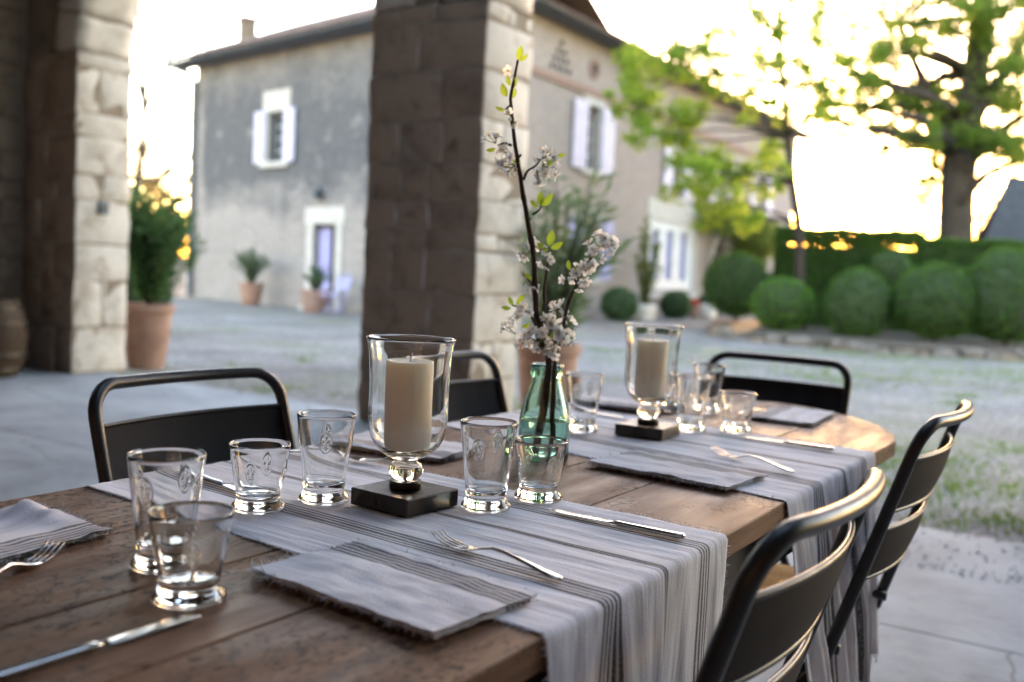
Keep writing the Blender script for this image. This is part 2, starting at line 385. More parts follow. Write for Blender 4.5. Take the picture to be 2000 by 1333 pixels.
vo = nt.nodes.new('ShaderNodeTexVoronoi'); vo.feature = 'DISTANCE_TO_EDGE'; vo.inputs['Scale'].default_value = .75
dv = nt.nodes.new('ShaderNodeMix'); dv.data_type = 'VECTOR'; dv.inputs[0].default_value = .12
n2 = nt.nodes.new('ShaderNodeTexNoise'); n2.inputs['Scale'].default_value = 3; nt.links.new(v, n2.inputs['Vector'])
nt.links.new(v, dv.inputs[4]); nt.links.new(n2.outputs['Color'], dv.inputs[5]); nt.links.new(dv.outputs[1], vo.inputs['Vector'])
ck = ramp(nt, [(.0,1.0),(.006,0.0)]); nt.links.new(vo.outputs[0], ck.inputs[0])
c = mix(nt, math_n(nt, 'MULTIPLY', ck.outputs[0], .7), c, (.09,.085,.08))
nt.links.new(c, b.inputs['Base Color']); b.inputs['Roughness'].default_value = .8
bump(nt, b, math_n(nt, 'SUBTRACT', noise(nt, v, 25, 6), ck.outputs[0]), .3, .008)

def mat_facade(name, base, stain, patch, stain_k, ztop, zlow):
    m_, nt, b = newmat(name); v = coords(nt, 'Object', rand=False)
    sp = nt.nodes.new('ShaderNodeSeparateXYZ'); tc = nt.nodes.new('ShaderNodeTexCoord'); nt.links.new(tc.outputs['Object'], sp.inputs[0])
    rp = ramp(nt, [(.3, tuple(c*.88 for c in base)), (.7, tuple(min(1,c*1.08) for c in base))]); nt.links.new(noise(nt, v, 1.2, 8, .62), rp.inputs[0])
    # cement render left on the upper wall; its ragged edge follows the noise
    zz = math_n(nt, 'ADD', sp.outputs[2], math_n(nt, 'MULTIPLY', math_n(nt, 'SUBTRACT', noise(nt, v, .75, 9, .68), .5), 4.2))
    lo = nt.nodes.new('ShaderNodeMapRange'); nt.links.new(zz, lo.inputs[0]); lo.inputs[1].default_value = zlow - .3; lo.inputs[2].default_value = zlow + .9
    hi = nt.nodes.new('ShaderNodeMapRange'); nt.links.new(zz, hi.inputs[0]); hi.inputs[1].default_value = ztop; hi.inputs[2].default_value = ztop + 1.4; hi.inputs[3].default_value = 1; hi.inputs[4].default_value = .25
    xx = nt.nodes.new('ShaderNodeMapRange'); nt.links.new(math_n(nt, 'ADD', sp.outputs[0], math_n(nt, 'MULTIPLY', noise(nt, v, 1.6, 5), 1.0)), xx.inputs[0]); xx.inputs[1].default_value = .75; xx.inputs[2].default_value = 1.05
    k = math_n(nt, 'MULTIPLY', math_n(nt, 'MULTIPLY', lo.outputs[0], hi.outputs[0]), xx.outputs[0])
    k = math_n(nt, 'MULTIPLY', k, stain_k)
    st = ramp(nt, [(.3, stain), (.75, tuple(c*1.5 for c in stain))]); nt.links.new(noise(nt, v, 3.2, 8, .7), st.inputs[0])
    c = mix(nt, k, rp.outputs[0], st.outputs[0])
    pm = ramp(nt, [(.58,0.0),(.68,1.0)]); nt.links.new(noise(nt, v, 2.0, 5), pm.inputs[0])
    c = mix(nt, math_n(nt, 'MULTIPLY', pm.outputs[0], .5), c, patch)
    nt.links.new(c, b.inputs['Base Color']); b.inputs['Roughness'].default_value = .95
    mo = ramp(nt, [(.35,.60),(.62,1.0)]); nt.links.new(noise(nt, v, 9, 7, .7), mo.inputs[0]); c = mix(nt, 1.0, c, mo.outputs[0], 'MULTIPLY')
    nt.links.new(c, b.inputs['Base Color'])
    bump(nt, b, noise(nt, v, 5, 8, .65), .6, .05); return m_
M_FACL = mat_facade('grey_render', (.30,.27,.255), (.075,.075,.082), (.34,.315,.30), .94, 5.0, 2.3)
M_FACR = mat_facade('cream_render', (.34,.285,.26), (.29,.24,.215), (.37,.32,.295), .5, 5.0, 2.5)
# ------------------------------------------------------------------ ground
g = MB(); ng = 60
xs = [-700,-300,-120,-60] + list(np.linspace(-40,60,51)) + [90,160,320,700]
ys = [-300,-100,-40] + list(np.linspace(-20,70,46)) + [110,180,400,900]
g.add([(x,y,-.035 + (0.03*mnoise.noise((x*.15,y*.15,0)) if abs(x) < 61 and abs(y) < 71 else 0)) for y in ys for x in xs],
      [(j*len(xs)+i, j*len(xs)+i+1, (j+1)*len(xs)+i+1, (j+1)*len(xs)+i) for j in range(len(ys)-1) for i in range(len(xs)-1)])
structure(g.build('ground', M_GRAVEL, smooth=True))

floor = structure(empty('floor', W(0,0,0), -A))
fs = [-6.4,-4.0,-1.55,.95,3.4,5.72]; fnn = [-9.0,-6.55,-4.05,-1.5,1.1,3.6,6.2]
fend = [5.72,5.70,5.50,4.95,4.72,4.80]
for i in range(len(fnn)-1):
    for j in range(len(fs)-1):
        mb = MB(); mb.bevbox(fnn[i]+.004, fnn[i+1]-.004, fs[j]+.004, (fs[j+1]-.004 if j < len(fs)-2 else fend[i]), -.14, .0 - .0015*((i*3+j*5)%3), .006)
        mb.build('slab', M_CONC, floor)

# loose pebbles and weeds on the yard in front of the slab
def scatter(n_, smin, smax, nmin, nmax):
    s_ = smin + (smax-smin)*rng.random(n_)**1.6; q = nmin + (nmax-nmin)*rng.random(n_)
    return np.stack([q*math.cos(A)+s_*math.sin(A), -q*math.sin(A)+s_*math.cos(A)], 1)
def octa_mesh(name, P, size, mat, z0):
    base = np.array([(1,0,0),(-1,0,0),(0,1,0),(0,-1,0),(0,0,1),(0,0,-1)], float)
    fc = np.array([(0,2,4),(2,1,4),(1,3,4),(3,0,4),(2,0,5),(1,2,5),(3,1,5),(0,3,5)])
    n_ = len(P); sc = size*(.5+rng.random((n_,1,1))); sq = np.stack([.7+.6*rng.random(n_), .7+.6*rng.random(n_), .45+.3*rng.random(n_)],1)[:,None,:]
    an = rng.random(n_)*6.28; ca, sa = np.cos(an)[:,None], np.sin(an)[:,None]
    V = base[None]*sc*sq; X = V[...,0]*ca - V[...,1]*sa; Y = V[...,0]*sa + V[...,1]*ca
    V = np.stack([X + P[:,0:1], Y + P[:,1:2], V[...,2] + z0], -1).reshape(-1,3)
    Fc = (fc[None] + (np.arange(n_)*6)[:,None,None]).reshape(-1,3)
    me = bpy.data.meshes.new(name); me.from_pydata(V.tolist(), [], Fc.tolist()); me.materials.append(mat); me.update()
    return put(name, me)
M_PEB = simple('pebble', [(.2,(.20,.19,.18)),(.5,(.38,.37,.36)),(.8,(.52,.51,.50))], 9, .9, rand=False)
o = octa_mesh('pebbles', np.concatenate([scatter(26000, 5.75, 13, -9, 6), scatter(5000, 4.85, 6.2, -1.5, 4)]), .011, M_PEB, -.03); stuff(o); tag(o, 'loose pale gravel pebbles lying on the yard in front of the concrete floor', 'gravel')
o = octa_mesh('pebbles', np.concatenate([scatter(500, 5.0, 5.6, -8.5, -1.6), scatter(1500, 4.2, 4.95, -1.5, 5)]), .006, M_PEB, .002); stuff(o); tag(o, 'stray pebbles strewn along the edge of the concrete floor', 'gravel')

def leaf_mesh(name, P, D, L, Wd, mat, parent=None, loc=(0,0,0), curl=.12, jit=.3):
    """diamond leaves at points P pointing along D"""
    n_ = len(P); D = D/np.linalg.norm(D,axis=1,keepdims=True)
    rnd = rng.normal(size=(n_,3)); Sd = np.cross(D, rnd); Sd /= np.linalg.norm(Sd,axis=1,keepdims=True)+1e-9
    N_ = np.cross(Sd, D); l = (L*(1-jit+2*jit*rng.random(n_)))[:,None]; w = l*Wd/L/2
    a = P; c_ = P + D*l - N_*l*curl; m1 = P + D*l*.45 + Sd*w + N_*l*curl*.6; m2 = P + D*l*.45 - Sd*w + N_*l*curl*.6
    V = np.stack([a,m1,c_,m2],1).reshape(-1,3); Fc = np.arange(4*n_).reshape(-1,4)
    me = bpy.data.meshes.new(name); me.from_pydata(V.tolist(), [], Fc.tolist()); me.materials.append(mat); me.update()
    return put(name, me, parent, loc)
# weeds: tufts in patches
pc = np.concatenate([scatter(95, 6.0, 13.5, -8.5, 6.5), scatter(40, 5.1, 8, -1.5, 3)]); pts = []
for c in pc:
    k = rng.integers(25, 90); pts.append(c + rng.normal(size=(k,2))*rng.uniform(.05,.22))
pc2 = np.concatenate([rng.uniform((2.5,12),(11,17.5),(80,2))])
for c in pc2: pts.append(c + rng.normal(size=(60,2))*.35)
pts = np.concatenate(pts); P3 = np.c_[pts, np.full(len(pts), -.035)]
dd = np.c_[rng.normal(size=(len(pts),2))*.6, np.ones(len(pts))]
o = leaf_mesh('grass_tufts', P3, dd, .05, .012, M_GRASS); stuff(o); tag(o, 'short green weeds and grass growing in patches through the gravel', 'grass')

# ------------------------------------------------------------------ stones
_cube = None
def unit_stone():
    global _cube
    if _cube is None:
        k = 4; idx = {}; V = []; Fq = []
        def gv(p):
            p = tuple(round(q,4) for q in p)
            if p not in idx: idx[p] = len(V); V.append(p)
            return idx[p]
        for ax in range(3):
            for sg in (-1,1):
                for i in range(k):
                    for j in range(k):
                        q = []
                        for (a, b_) in ((i,j),(i+1,j),(i+1,j+1),(i,j+1)):
                            p = [0,0,0]; p[ax] = sg; p[(ax+1)%3] = -1+2*a/k; p[(ax+2)%3] = -1+2*b_/k; q.append(gv(p))
                        Fq.append(tuple(q) if sg > 0 else tuple(q[::-1]))
        _cube = (V, Fq)
    return _cube
def stone(x0,x1,y0,y1,z0,z1, rad=.022, amp=.009, seed=0.0):
    V, Fq = unit_stone(); c = Vector(((x0+x1)/2,(y0+y1)/2,(z0+z1)/2)); h = Vector(((x1-x0)/2,(y1-y0)/2,(z1-z0)/2))
    rad = min(rad, min(h)*.45); out = []
    for p in V:
        q = Vector(p)
        # push the inner grid lines towards the edges so that the arris is rounded over a short radius
        q = Vector([math.copysign(1-rad/h[i]*1.0, q[i]) if abs(abs(q[i])-.5) < .01 else q[i] for i in range(3)])
        w = Vector([q[i]*h[i] for i in range(3)])
        inn = Vector([max(-(h[i]-rad), min(h[i]-rad, w[i])) for i in range(3)])
        d = w - inn
        if d.length > 1e-9: w = inn + d.normalized()*min(d.length, rad)
        wp = w + c
        nz = Vector([mnoise.noise(wp*7 + Vector((seed+17*i, seed*1.7, i*5.3))) for i in range(3)])
        out.append(wp + nz*amp*1.6)
    mb = MB(); mb.add(out, Fq); return mb

barn = tag(empty('stone_barn', W(0,0,0), -A), 'open stone barn with an arcade of round arches that shelters the table', 'barn')
ADDED_ROOF_HOLE = (-2.5, 2.0, 1.15, 3.9)
S0, S1 = 5.35, 5.91           # inner and outer face of the arcade wall
seed = 0
def pillar(n0, n1, courses, part='pillar', splits=None, top=None):
    global seed
    core = MB(); core.box(n0+.010, n1-.010, S0+.010, S1-.010, -.1, courses[-1]-.01)
    p = core.build(part, M_MORTAR, barn)
    for i in range(len(courses)-1):
        z0, z1 = courses[i]+.004, courses[i+1]-.005
        r_ = random.random(); Wn = n1-n0
        cuts = [n0 + Wn*(.38 if i % 2 else .62) + random.uniform(-.06,.06)]
        if z1-z0 < .3 and Wn > .8: cuts = [n0 + Wn*.28 + random.uniform(-.05,.05), n0 + Wn*.62 + random.uniform(-.07,.07)]
        xsx = [n0] + cuts + [n1]
        for a, b_ in zip(xsx, xsx[1:]):
            seed += 1
            ys_ = [S0, S1]
            if (i + (a == n0)) % 3 == 1: ys_ = [S0, S0+.26+random.uniform(-.03,.03), S1]
            for c, d in zip(ys_, ys_[1:]):
                seed += 1; j = random.uniform(-.006,.006)
                so = stone(a+.003+(j if a == n0 else 0), b_-.003+(j if b_ == n1 else 0), c+.002, d-.002, z0-.001, z1+.002, .015, .013, seed*3.1).build('stone', [M_STONE, M_PATINA_SHADE], p, smooth=True)
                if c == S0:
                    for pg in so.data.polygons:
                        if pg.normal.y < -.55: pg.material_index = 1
    return p
pillar(-4.656, -3.685, [0,.36,.62,.94,1.22,1.34,1.55,1.80,2.08,2.40,2.72,2.84])
pillar(-8.76, -7.985, [0,.41,.84,1.16,1.55,1.78,2.11,2.31,2.72,2.84])
pillar(-.355, .62, [0,.42,.84,1.16,1.55,1.78,2.11,2.40,2.84])
pillar(3.95, 4.9, [0,.42,.84,1.16,1.55,1.78,2.11,2.40,2.84])
ZS = 2.84
def arch(n0, n1):
    global seed
    c = (n0+n1)/2; r0 = (n1-n0)/2; nv = 17; core = MB()
    ring = []
    for i in range(49):
        a = math.pi*i/48; ring.append((c-math.cos(a)*(r0+.02), ZS+math.sin(a)*(r0+.02), c-math.cos(a)*(r0+.33), ZS+math.sin(a)*(r0+.33)))
    vs_ = []; fs_ = []
    for (a,b_,c2,d) in ring: vs_ += [(a,S0+.02,b_),(c2,S0+.02,d),(c2,S1-.02,d),(a,S1-.02,b_)]
    for i in range(48):
        for j in range(4): fs_.append((i*4+j,(i+1)*4+j,(i+1)*4+(j+1)%4,i*4+(j+1)%4))
    core.add(vs_, fs_); p = core.build('arch', M_MORTAR, barn)
    V, Fq = unit_stone()
    for i in range(nv):
        a0 = math.pi*i/nv + .004; a1 = math.pi*(i+1)/nv - .004; seed += 1; out = []
        for q in V:
            a = a0 + (a1-a0)*(q[0]+1)/2; rr_ = r0 + (.36)*(q[1]+1)/2; y = S0 + (S1-S0)*(q[2]+1)/2
            w = Vector((c-math.cos(a)*rr_, y, ZS+math.sin(a)*rr_)); e = sum(abs(abs(t)-1) < .01 for t in q)
            if e >= 2: w += .5* (Vector((c-math.cos((a0+a1)/2)*(r0+.18), (S0+S1)/2, ZS+math.sin((a0+a1)/2)*(r0+.18))) - w).normalized()*.018
            w += Vector([mnoise.noise(w*6 + Vector((seed*2.2, t*9, 1))) for t in range(3)])*.012
            out.append(w)
        mb = MB(); mb.add(out, Fq); mb.build('arch_stone', M_STONE, p, smooth=True)
OPEN = [(-7.985,-4.656),(-3.685,-.355),(.62,3.95)]
for a, b_ in OPEN: arch(a, b_)
# wall over the arches
mb = MB(); ZT = 5.1
nn_ = sorted(set([round(x,3) for x in np.arange(-8.9,4.95,.1)] + [4.9] + [round(x,3) for o_ in OPEN for x in o_]))
def zlow(x):
    for a, b_ in OPEN:
        c, r_ = (a+b_)/2, (b_-a)/2+.33
        if abs(x-c) < r_: return ZS + math.sqrt(max(0, r_*r_-(x-c)**2))
    return ZS
for a, b_ in zip(nn_, nn_[1:]):
    za, zb = zlow(a), zlow(b_)
    mb.add([(a,S0+.025,za),(b_,S0+.025,zb),(b_,S0+.025,ZT),(a,S0+.025,ZT),(a,S1-.025,za),(b_,S1-.025,zb),(b_,S1-.025,ZT),(a,S1-.025,ZT)],
           [(0,1,2,3),(5,4,7,6),(4,5,1,0)])
mb.build('wall', M_RUBBLE, barn)
# left end wall of coursed rubble: stones in the stretch in view, plain beyond
mb = MB(); mb.box(-9.35,-8.775,-4.4,5.9,-.1,5.1); mb.box(-9.35,6.3,-4.9,-4.4,-.1,5.0); mb.box(4.92,5.5,-4.4,5.9,-.1,5.1)
ew = mb.build('wall', M_RUBBLE, barn)
z = .0
while z < 3.4:
    hgt = random.uniform(.16,.30); y = 5.33
    while y > 3.2:
        L_ = random.uniform(.2,.5); seed += 1
        stone(-8.82,-8.745+random.uniform(-.012,.014), y-L_+.008, y-.008, z+.006, z+hgt-.008, .03, .016, seed*1.3).build('stone', M_RUBBLE, ew, smooth=True); y -= L_
    z += hgt
# roof: boards on rafters; unseen opening added so sky light reaches the table
rf = MB()
def zr(s_): return 5.02 + (6.35-s_)/5.75*1.68 if s_ > .6 else 6.7 - (.6-s_)/5.8*1.8
def slope(n0, n1, s0, s1, th=.12):
    for a, b_ in ([(s0,s1)] if s1 >= .6 or s0 <= .6 else [(s0,.6),(.6,s1)]):
        z0, z1 = zr(a), zr(b_)
        rf.add([(n0,a,z0),(n1,a,z0),(n1,b_,z1),(n0,b_,z1),(n0,a,z0+th),(n1,a,z0+th),(n1,b_,z1+th),(n0,b_,z1+th)],
               [(0,3,2,1),(4,5,6,7),(0,1,5,4),(1,2,6,5),(2,3,7,6),(3,0,4,7)])
HN0, HN1, HS0, HS1 = ADDED_ROOF_HOLE
slope(-9.5,HN0,6.35,-5.2); slope(HN1,6.4,6.35,-5.2); slope(HN0,HN1,6.35,HS1); slope(HN0,HN1,HS0,-5.2)
roof = rf.build('roof', M_OAK, barn)
for x in np.arange(-8.4, 6.3, 1.15):
    mb = MB(); segs = ((6.3,.6),(.6,-5.1)) if not (HN0-.1 < x < HN1) else ((6.3,HS1-.2),(min(.6,HS0+.2),-5.1))
    for s0,s1 in segs:
        z0, z1 = zr(s0)-.10, zr(s1)-.10
        mb.add([(x,s0,z0-.08),(x+.09,s0,z0-.08),(x+.09,s1,z1-.08),(x,s1,z1-.08),(x,s0,z0+.08),(x+.09,s0,z0+.08),(x+.09,s1,z1+.08),(x,s1,z1+.08)],
               [(0,3,2,1),(4,5,6,7),(0,1,5,4),(1,2,6,5),(2,3,7,6),(3,0,4,7)])
    mb.build('rafter', M_OAK, roof)
# switch box on the jamb of the left pillar, an old prop and a cask in the dark corner
mb = MB(); mb.bevbox(-7.985,-7.945,5.57,5.67,1.43,1.55,.008); sb = mb.build('switch_box', M_ZINC, None, W(0,0,0), (0,0,-A))
tag(sb, 'small grey switch box fixed on the pale jamb of the stone pillar', 'switch box')
mb = MB(); mb.lathe([(0,.012),(.022,.012),(.028,.004),(.028,0)], 16); kb = mb.build('knob', M_BLACK, sb, (-7.948,5.62,1.49), (0,R(90),0))
pr = MB(); pr.tube([(-8.35,4.25,2.25),(-8.50,4.62,1.30)], .030, 10); o = pr.build('wooden_shaft', M_OAK, None, W(0,0,0), (0,0,-A), smooth=40)
pr = MB(); pr.tube([(-8.735,4.25,2.2),(-8.33,4.25,2.2)], .018, 8); pr.build('bracket', M_BLACK, o, smooth=40)
tag(o, 'dark wooden shaft hanging slanted on the rubble wall in the shade', 'shaft')
ck = MB(); ck.lathe([(0,0),(.26,0),(.31,.12),(.34,.33),(.31,.54),(.26,.66),(.24,.66),(.24,.60),(0,.60)], 28)
cask = empty('cask', W(-8.28,4.72,0), -A); ck.build('staves', M_OAK, cask, smooth=35)
for zz, rr_ in ((.07,.292),(.20,.333),(.46,.333),(.59,.292)):
    h = MB(); h.lathe([(rr_,zz-.018),(rr_+.006,zz-.018),(rr_+.006,zz+.018),(rr_,zz+.018)], 28, closed=True); h.build('hoop', M_BRONZE, cask)
tag(cask, 'dark wooden cask standing in the shaded corner of the barn', 'cask')

# ------------------------------------------------------------------ farmhouse
CORNER = Vector((-1.52,20.40,0))
house = tag(empty('farmhouse', CORNER), 'two winged stone farmhouse with lilac shutters and tiled roof across the yard', 'house')
def wall_holes(L, H, T, holes, X0=0.0):
    """front face on y=0, holes = (x0,x1,z0,z1); reveals go T deep"""
    mb = MB(); xs_ = sorted({X0,L,*[h[0] for h in holes],*[h[1] for h in holes]}); zs_ = sorted({-.3,H,*[h[2] for h in holes],*[h[3] for h in holes]})
    def inhole(x, z): return any(h[0] < x < h[1] and h[2] < z < h[3] for h in holes)
    for a, b_ in zip(xs_, xs_[1:]):
        for c, d in zip(zs_, zs_[1:]):
            if not inhole((a+b_)/2,(c+d)/2): mb.add([(a,0,c),(b_,0,c),(b_,0,d),(a,0,d)], [(0,1,2,3)])
    for (a,b_,c,d) in holes:
        mb.add([(a,0,c),(b_,0,c),(b_,0,d),(a,0,d),(a,T,c),(b_,T,c),(b_,T,d),(a,T,d)], [(0,1,5,4),(1,2,6,5),(2,3,7,6),(3,0,4,7),(4,5,6,7)])
    return mb
LL = 10.25; LR = 23.8; HL = 6.22; HR = 7.02
locL = Vector((-8.91,27.5,0)) - CORNER; rzL = math.atan2(-.6924,.7215)
locR = Vector((0,0,0)); rzR = math.atan2(.85,.53)
mb = wall_holes(LL, HL, .34, [(3.62,4.36,3.50,4.72),(5.72,6.62,-.02,1.98)])
mb.add([(0,0,-.3),(0,8,-.3),(0,8,HL),(0,0,HL)], [(0,3,2,1)]); mb.add([(0,8,-.3),(8.5,8,-.3),(8.5,8,HL),(0,8,HL)], [(0,3,2,1)])
wl = mb.build('wall', M_FACL, house, locL, (0,0,rzL))
RW = [(5.90,6.62,3.78,5.38),(11.40,12.30,3.55,4.95),(19.2,20.2,3.7,5.05),(15.2,16.1,3.7,5.05)]
RL = [(10.1,13.5,.78,2.80),(5.9,6.9,1.0,2.5),(15.4,16.6,0,2.3),(19.4,20.4,.9,2.4)]
XT = 2.6; mb = wall_holes(LR, HR, .34, RW + RL, XT); mb.add([(0,0,-.3),(XT,0,-.3),(XT,0,HL),(0,0,HL)], [(0,1,2,3)])
mb.add([(LR,0,-.3),(LR,9,-.3),(LR,9,HR),(LR,0,HR)], [(0,1,2,3)]); mb.add([(8,9,-.3),(LR,9,-.3),(LR,9,HR),(8,9,HR)], [(0,3,2,1)])
mb.add([(XT,0,-.3),(8,9,-.3),(8,9,HR),(XT,0,HR)], [(0,3,2,1)])
wr = mb.build('wall', M_FACR, house, locR, (0,0,rzR))
# string course, pigeon holes, round attic window
mb = MB(); mb.box(XT,LR,-.06,-.002,5.62,5.80); mb.build('string_course', M_BRICK, wr)
for row, cnt in enumerate((4,3,2,1)):
    for i in range(cnt):
        mb = MB(); x = 4.45 + (i-(cnt-1)/2)*.28; z = 5.92 + row*.2; mb.bevbox(x-.075,x+.075,-.03,-.002,z,z+.12,.01); mb.build('pigeon_hole', M_DARK, wr)
mb = MB(); mb.lathe([(.0,.0),(.17,.0),(.17,.05),(.26,.05),(.26,-.02)], 24); mb.build('round_window', M_BRICK, wr, (6.15,-.002,6.30), (R(90),0,0))
mb = MB(); mb.lathe([(.0,.01),(.168,.01)], 24); mb.build('round_pane', M_DARK, wr, (6.15,-.012,6.30), (R(90),0,0))
def window(wall, h, muntins=(1,3), shutter=None, surround=True, sh_mat=None, bars=False, lintel=.32):
    x0,x1,z0,z1 = h; fr = MB(); t = .05; y = .20
    for (a,b_,c,d) in ((x0,x0+t,z0,z1),(x1-t,x1,z0,z1),(x0+t,x1-t,z0,z0+t),(x0+t,x1-t,z1-t,z1)): fr.box(a,b_,y,y+.05,c,d)
    fr.box((x0+x1)/2-.03,(x0+x1)/2+.03,y-.005,y+.045,z0+t,z1-t)
    for i in range(1, muntins[1]+1):
        zz = z0+(z1-z0)*i/(muntins[1]+1); fr.box(x0+t,x1-t,y+.003,y+.04,zz-.014,zz+.014)
    w = fr.build('window', M_WHITEP, wall)
    hw = (x1-x0)/2
    for i in (0,1):
        for j in range(muntins[1]+1):
            pz0 = z0+(z1-z0)*j/(muntins[1]+1)+.02; pz1 = z0+(z1-z0)*(j+1)/(muntins[1]+1)-.02
            pn = MB(); a = x0+.05+i*(hw-.02); pn.box(a, a+hw-.08, y+.02, y+.026, pz0, pz1); pn.build('pane', M_PANE, w)
    if surround:
        sr = MB(); b_ = .17
        sr.box(x0-b_,x0+.002,-.025,.05,z0,z1); sr.box(x1-.002,x1+b_,-.025,.05,z0,z1); sr.box(x0-b_-.05,x1+b_+.05,-.03,.05,z1,z1+lintel)
        sr.build('surround', M_DRESSED, w)
        si = MB(); si.bevbox(x0-b_-.08,x1+b_+.08,-.10,.15,z0-.14,z0,.015); si.build('sill', M_DRESSED, w)
    if shutter:
        sw = shutter
        for sx in (-1,1):
            xa = x0-.06-sw if sx < 0 else x1+.06
            s_ = MB(); s_.box(xa,xa+sw,-.085,-.05,z0-.02,z1+.04)
            nb = 5
            for q in range(nb): s_.box(xa+sw*q/nb+.006,xa+sw*(q+1)/nb-.006,-.092,-.0855,z0-.015,z1+.035)
            for zz in (z0+.2,z1-.25): s_.box(xa+.02,xa+sw-.02,-.11,-.0925,zz,zz+.09)
            s_.build('shutter', sh_mat or M_PALELILAC, w)
    if bars:
        br_ = MB()
        for q in range(3): br_.tube([(x0+(x1-x0)*(q+1)/4,.10,z0),(x0+(x1-x0)*(q+1)/4,.10,z1)], .012, 6)
        br_.build('window_bars', M_BLACK, w)
    return w
window(wl, (3.62,4.36,3.50,4.72), (1,3), .44, True, M_PALELILAC, True, .52)
window(wr, RW[0], (1,3), .68, True); window(wr, RW[1], (1,3), .62, True); window(wr, RW[2], (1,3), .72, True); window(wr, RW[3], (1,3), .62, True)
window(wr, RL[1], (1,3), .6, True, M_LILAC); window(wr, RL[3], (1,3), .6, True, M_PALELILAC)
# the wide garden window: white frame, three lilac lights
x0,x1,z0,z1 = RL[0]; fr = MB()
for a, b_ in ((x0,x0+.22),(x0+.78,x0+1.28),(x0+1.84,x0+2.40),(x0+2.96,x1)): fr.box(a,b_,.02,.12,z0,z1)
for a, b_ in ((z0,z0+.30),(z1-.26,z1)): fr.box(x0+.001,x1-.001,.012,.10,a,b_)
gw = fr.build('garden_window', M_WHITEP, wr)
for a in (.22,1.28,2.40):
    mb = MB(); mb.box(x0+a,x0+a+.56,.14,.17,z0+.3,z1-.26); mb.build('lilac_panel', M_LILAC, gw)
mb = MB(); mb.box(x0-.2,x0,-.03,.05,z0-.1,z1); mb.box(x1,x1+.2,-.03,.05,z0-.1,z1); mb.box(x0-.25,x1+.25,-.035,.05,z1,z1+.62); mb.build('surround', M_DRESSED, gw)
mb = MB(); mb.box(x0-.3,x1+.3,-.12,.1,z0-.26,z0-.1); mb.build('sill', M_DRESSED, gw)
# dark doorway under the climber
x0,x1,z0,z1 = RL[2]; mb = MB(); mb.box(x0,x0+.5,.22,.27,z0,z1); mb.box(x0+.53,x1,.22,.27,z0,z1); d2 = mb.build('door', M_OAK, wr)
mb = MB(); mb.box(x0-.2,x0,-.03,.05,0,z1); mb.box(x1,x1+.2,-.03,.05,0,z1); mb.box(x0-.2,x1+.2,-.035,.05,z1,z1+.28); mb.build('surround', M_DRESSED, d2)
# lilac double door of the left wing, one leaf ajar
x0,x1,z0,z1 = 5.72,6.62,-.02,1.98
mb = MB(); mb.box(x0-.24,x0,-.04,.06,0,z1); mb.box(x1,x1+.24,-.04,.06,0,z1); mb.box(x0-.32,x1+.32,-.045,.06,z1,z1+.40); mb.box(x0-.1,x1+.1,-.3,.0,-.03,.05)
dr = mb.build('door', M_DRESSED, wl)
for a, b_, rot, px_ in ((0,.44,0,x0+.005),(0,.44,R(128),x1-.005)):
    lf = MB(); lf.box(0,.44,-.02,.02,.06,z1-.09)
    for q in range(3): lf.box(.05,.39,-.03,-.0205,.16+q*.58,.62+q*.58)
    d_ = lf.build('door_leaf', M_LILAC, dr, (px_,.18,0), (0,0,rot if rot else 0))
    mb = MB(); mb.tube([(.38,-.03,.98),(.38,-.07,.98),(.32,-.07,.98)], .011, 6); mb.build('handle', M_BLACK, d_)
# lantern above the door
lt = empty('wall_lantern', Vector((-8.91,27.5,0)) + Vector((math.cos(rzL)*6.0 - math.sin(rzL)*-.12, math.sin(rzL)*6.0 + math.cos(rzL)*-.12, 2.55)), rzL)
mb = MB(); mb.lathe([(0,.0),(.07,.0),(.09,.03),(.11,.16),(.07,.20),(.03,.24),(0,.25)], 12); mb.build('lamp_glass', M_PANE, lt, smooth=40)
mb = MB(); mb.tube([(0,.115,.2),(0,.0,.30),(0,0,.24)], .012, 6); mb.build('bracket', M_ZINC, lt)
tag(lt, 'small grey wall lantern fixed above the lilac door', 'lantern')

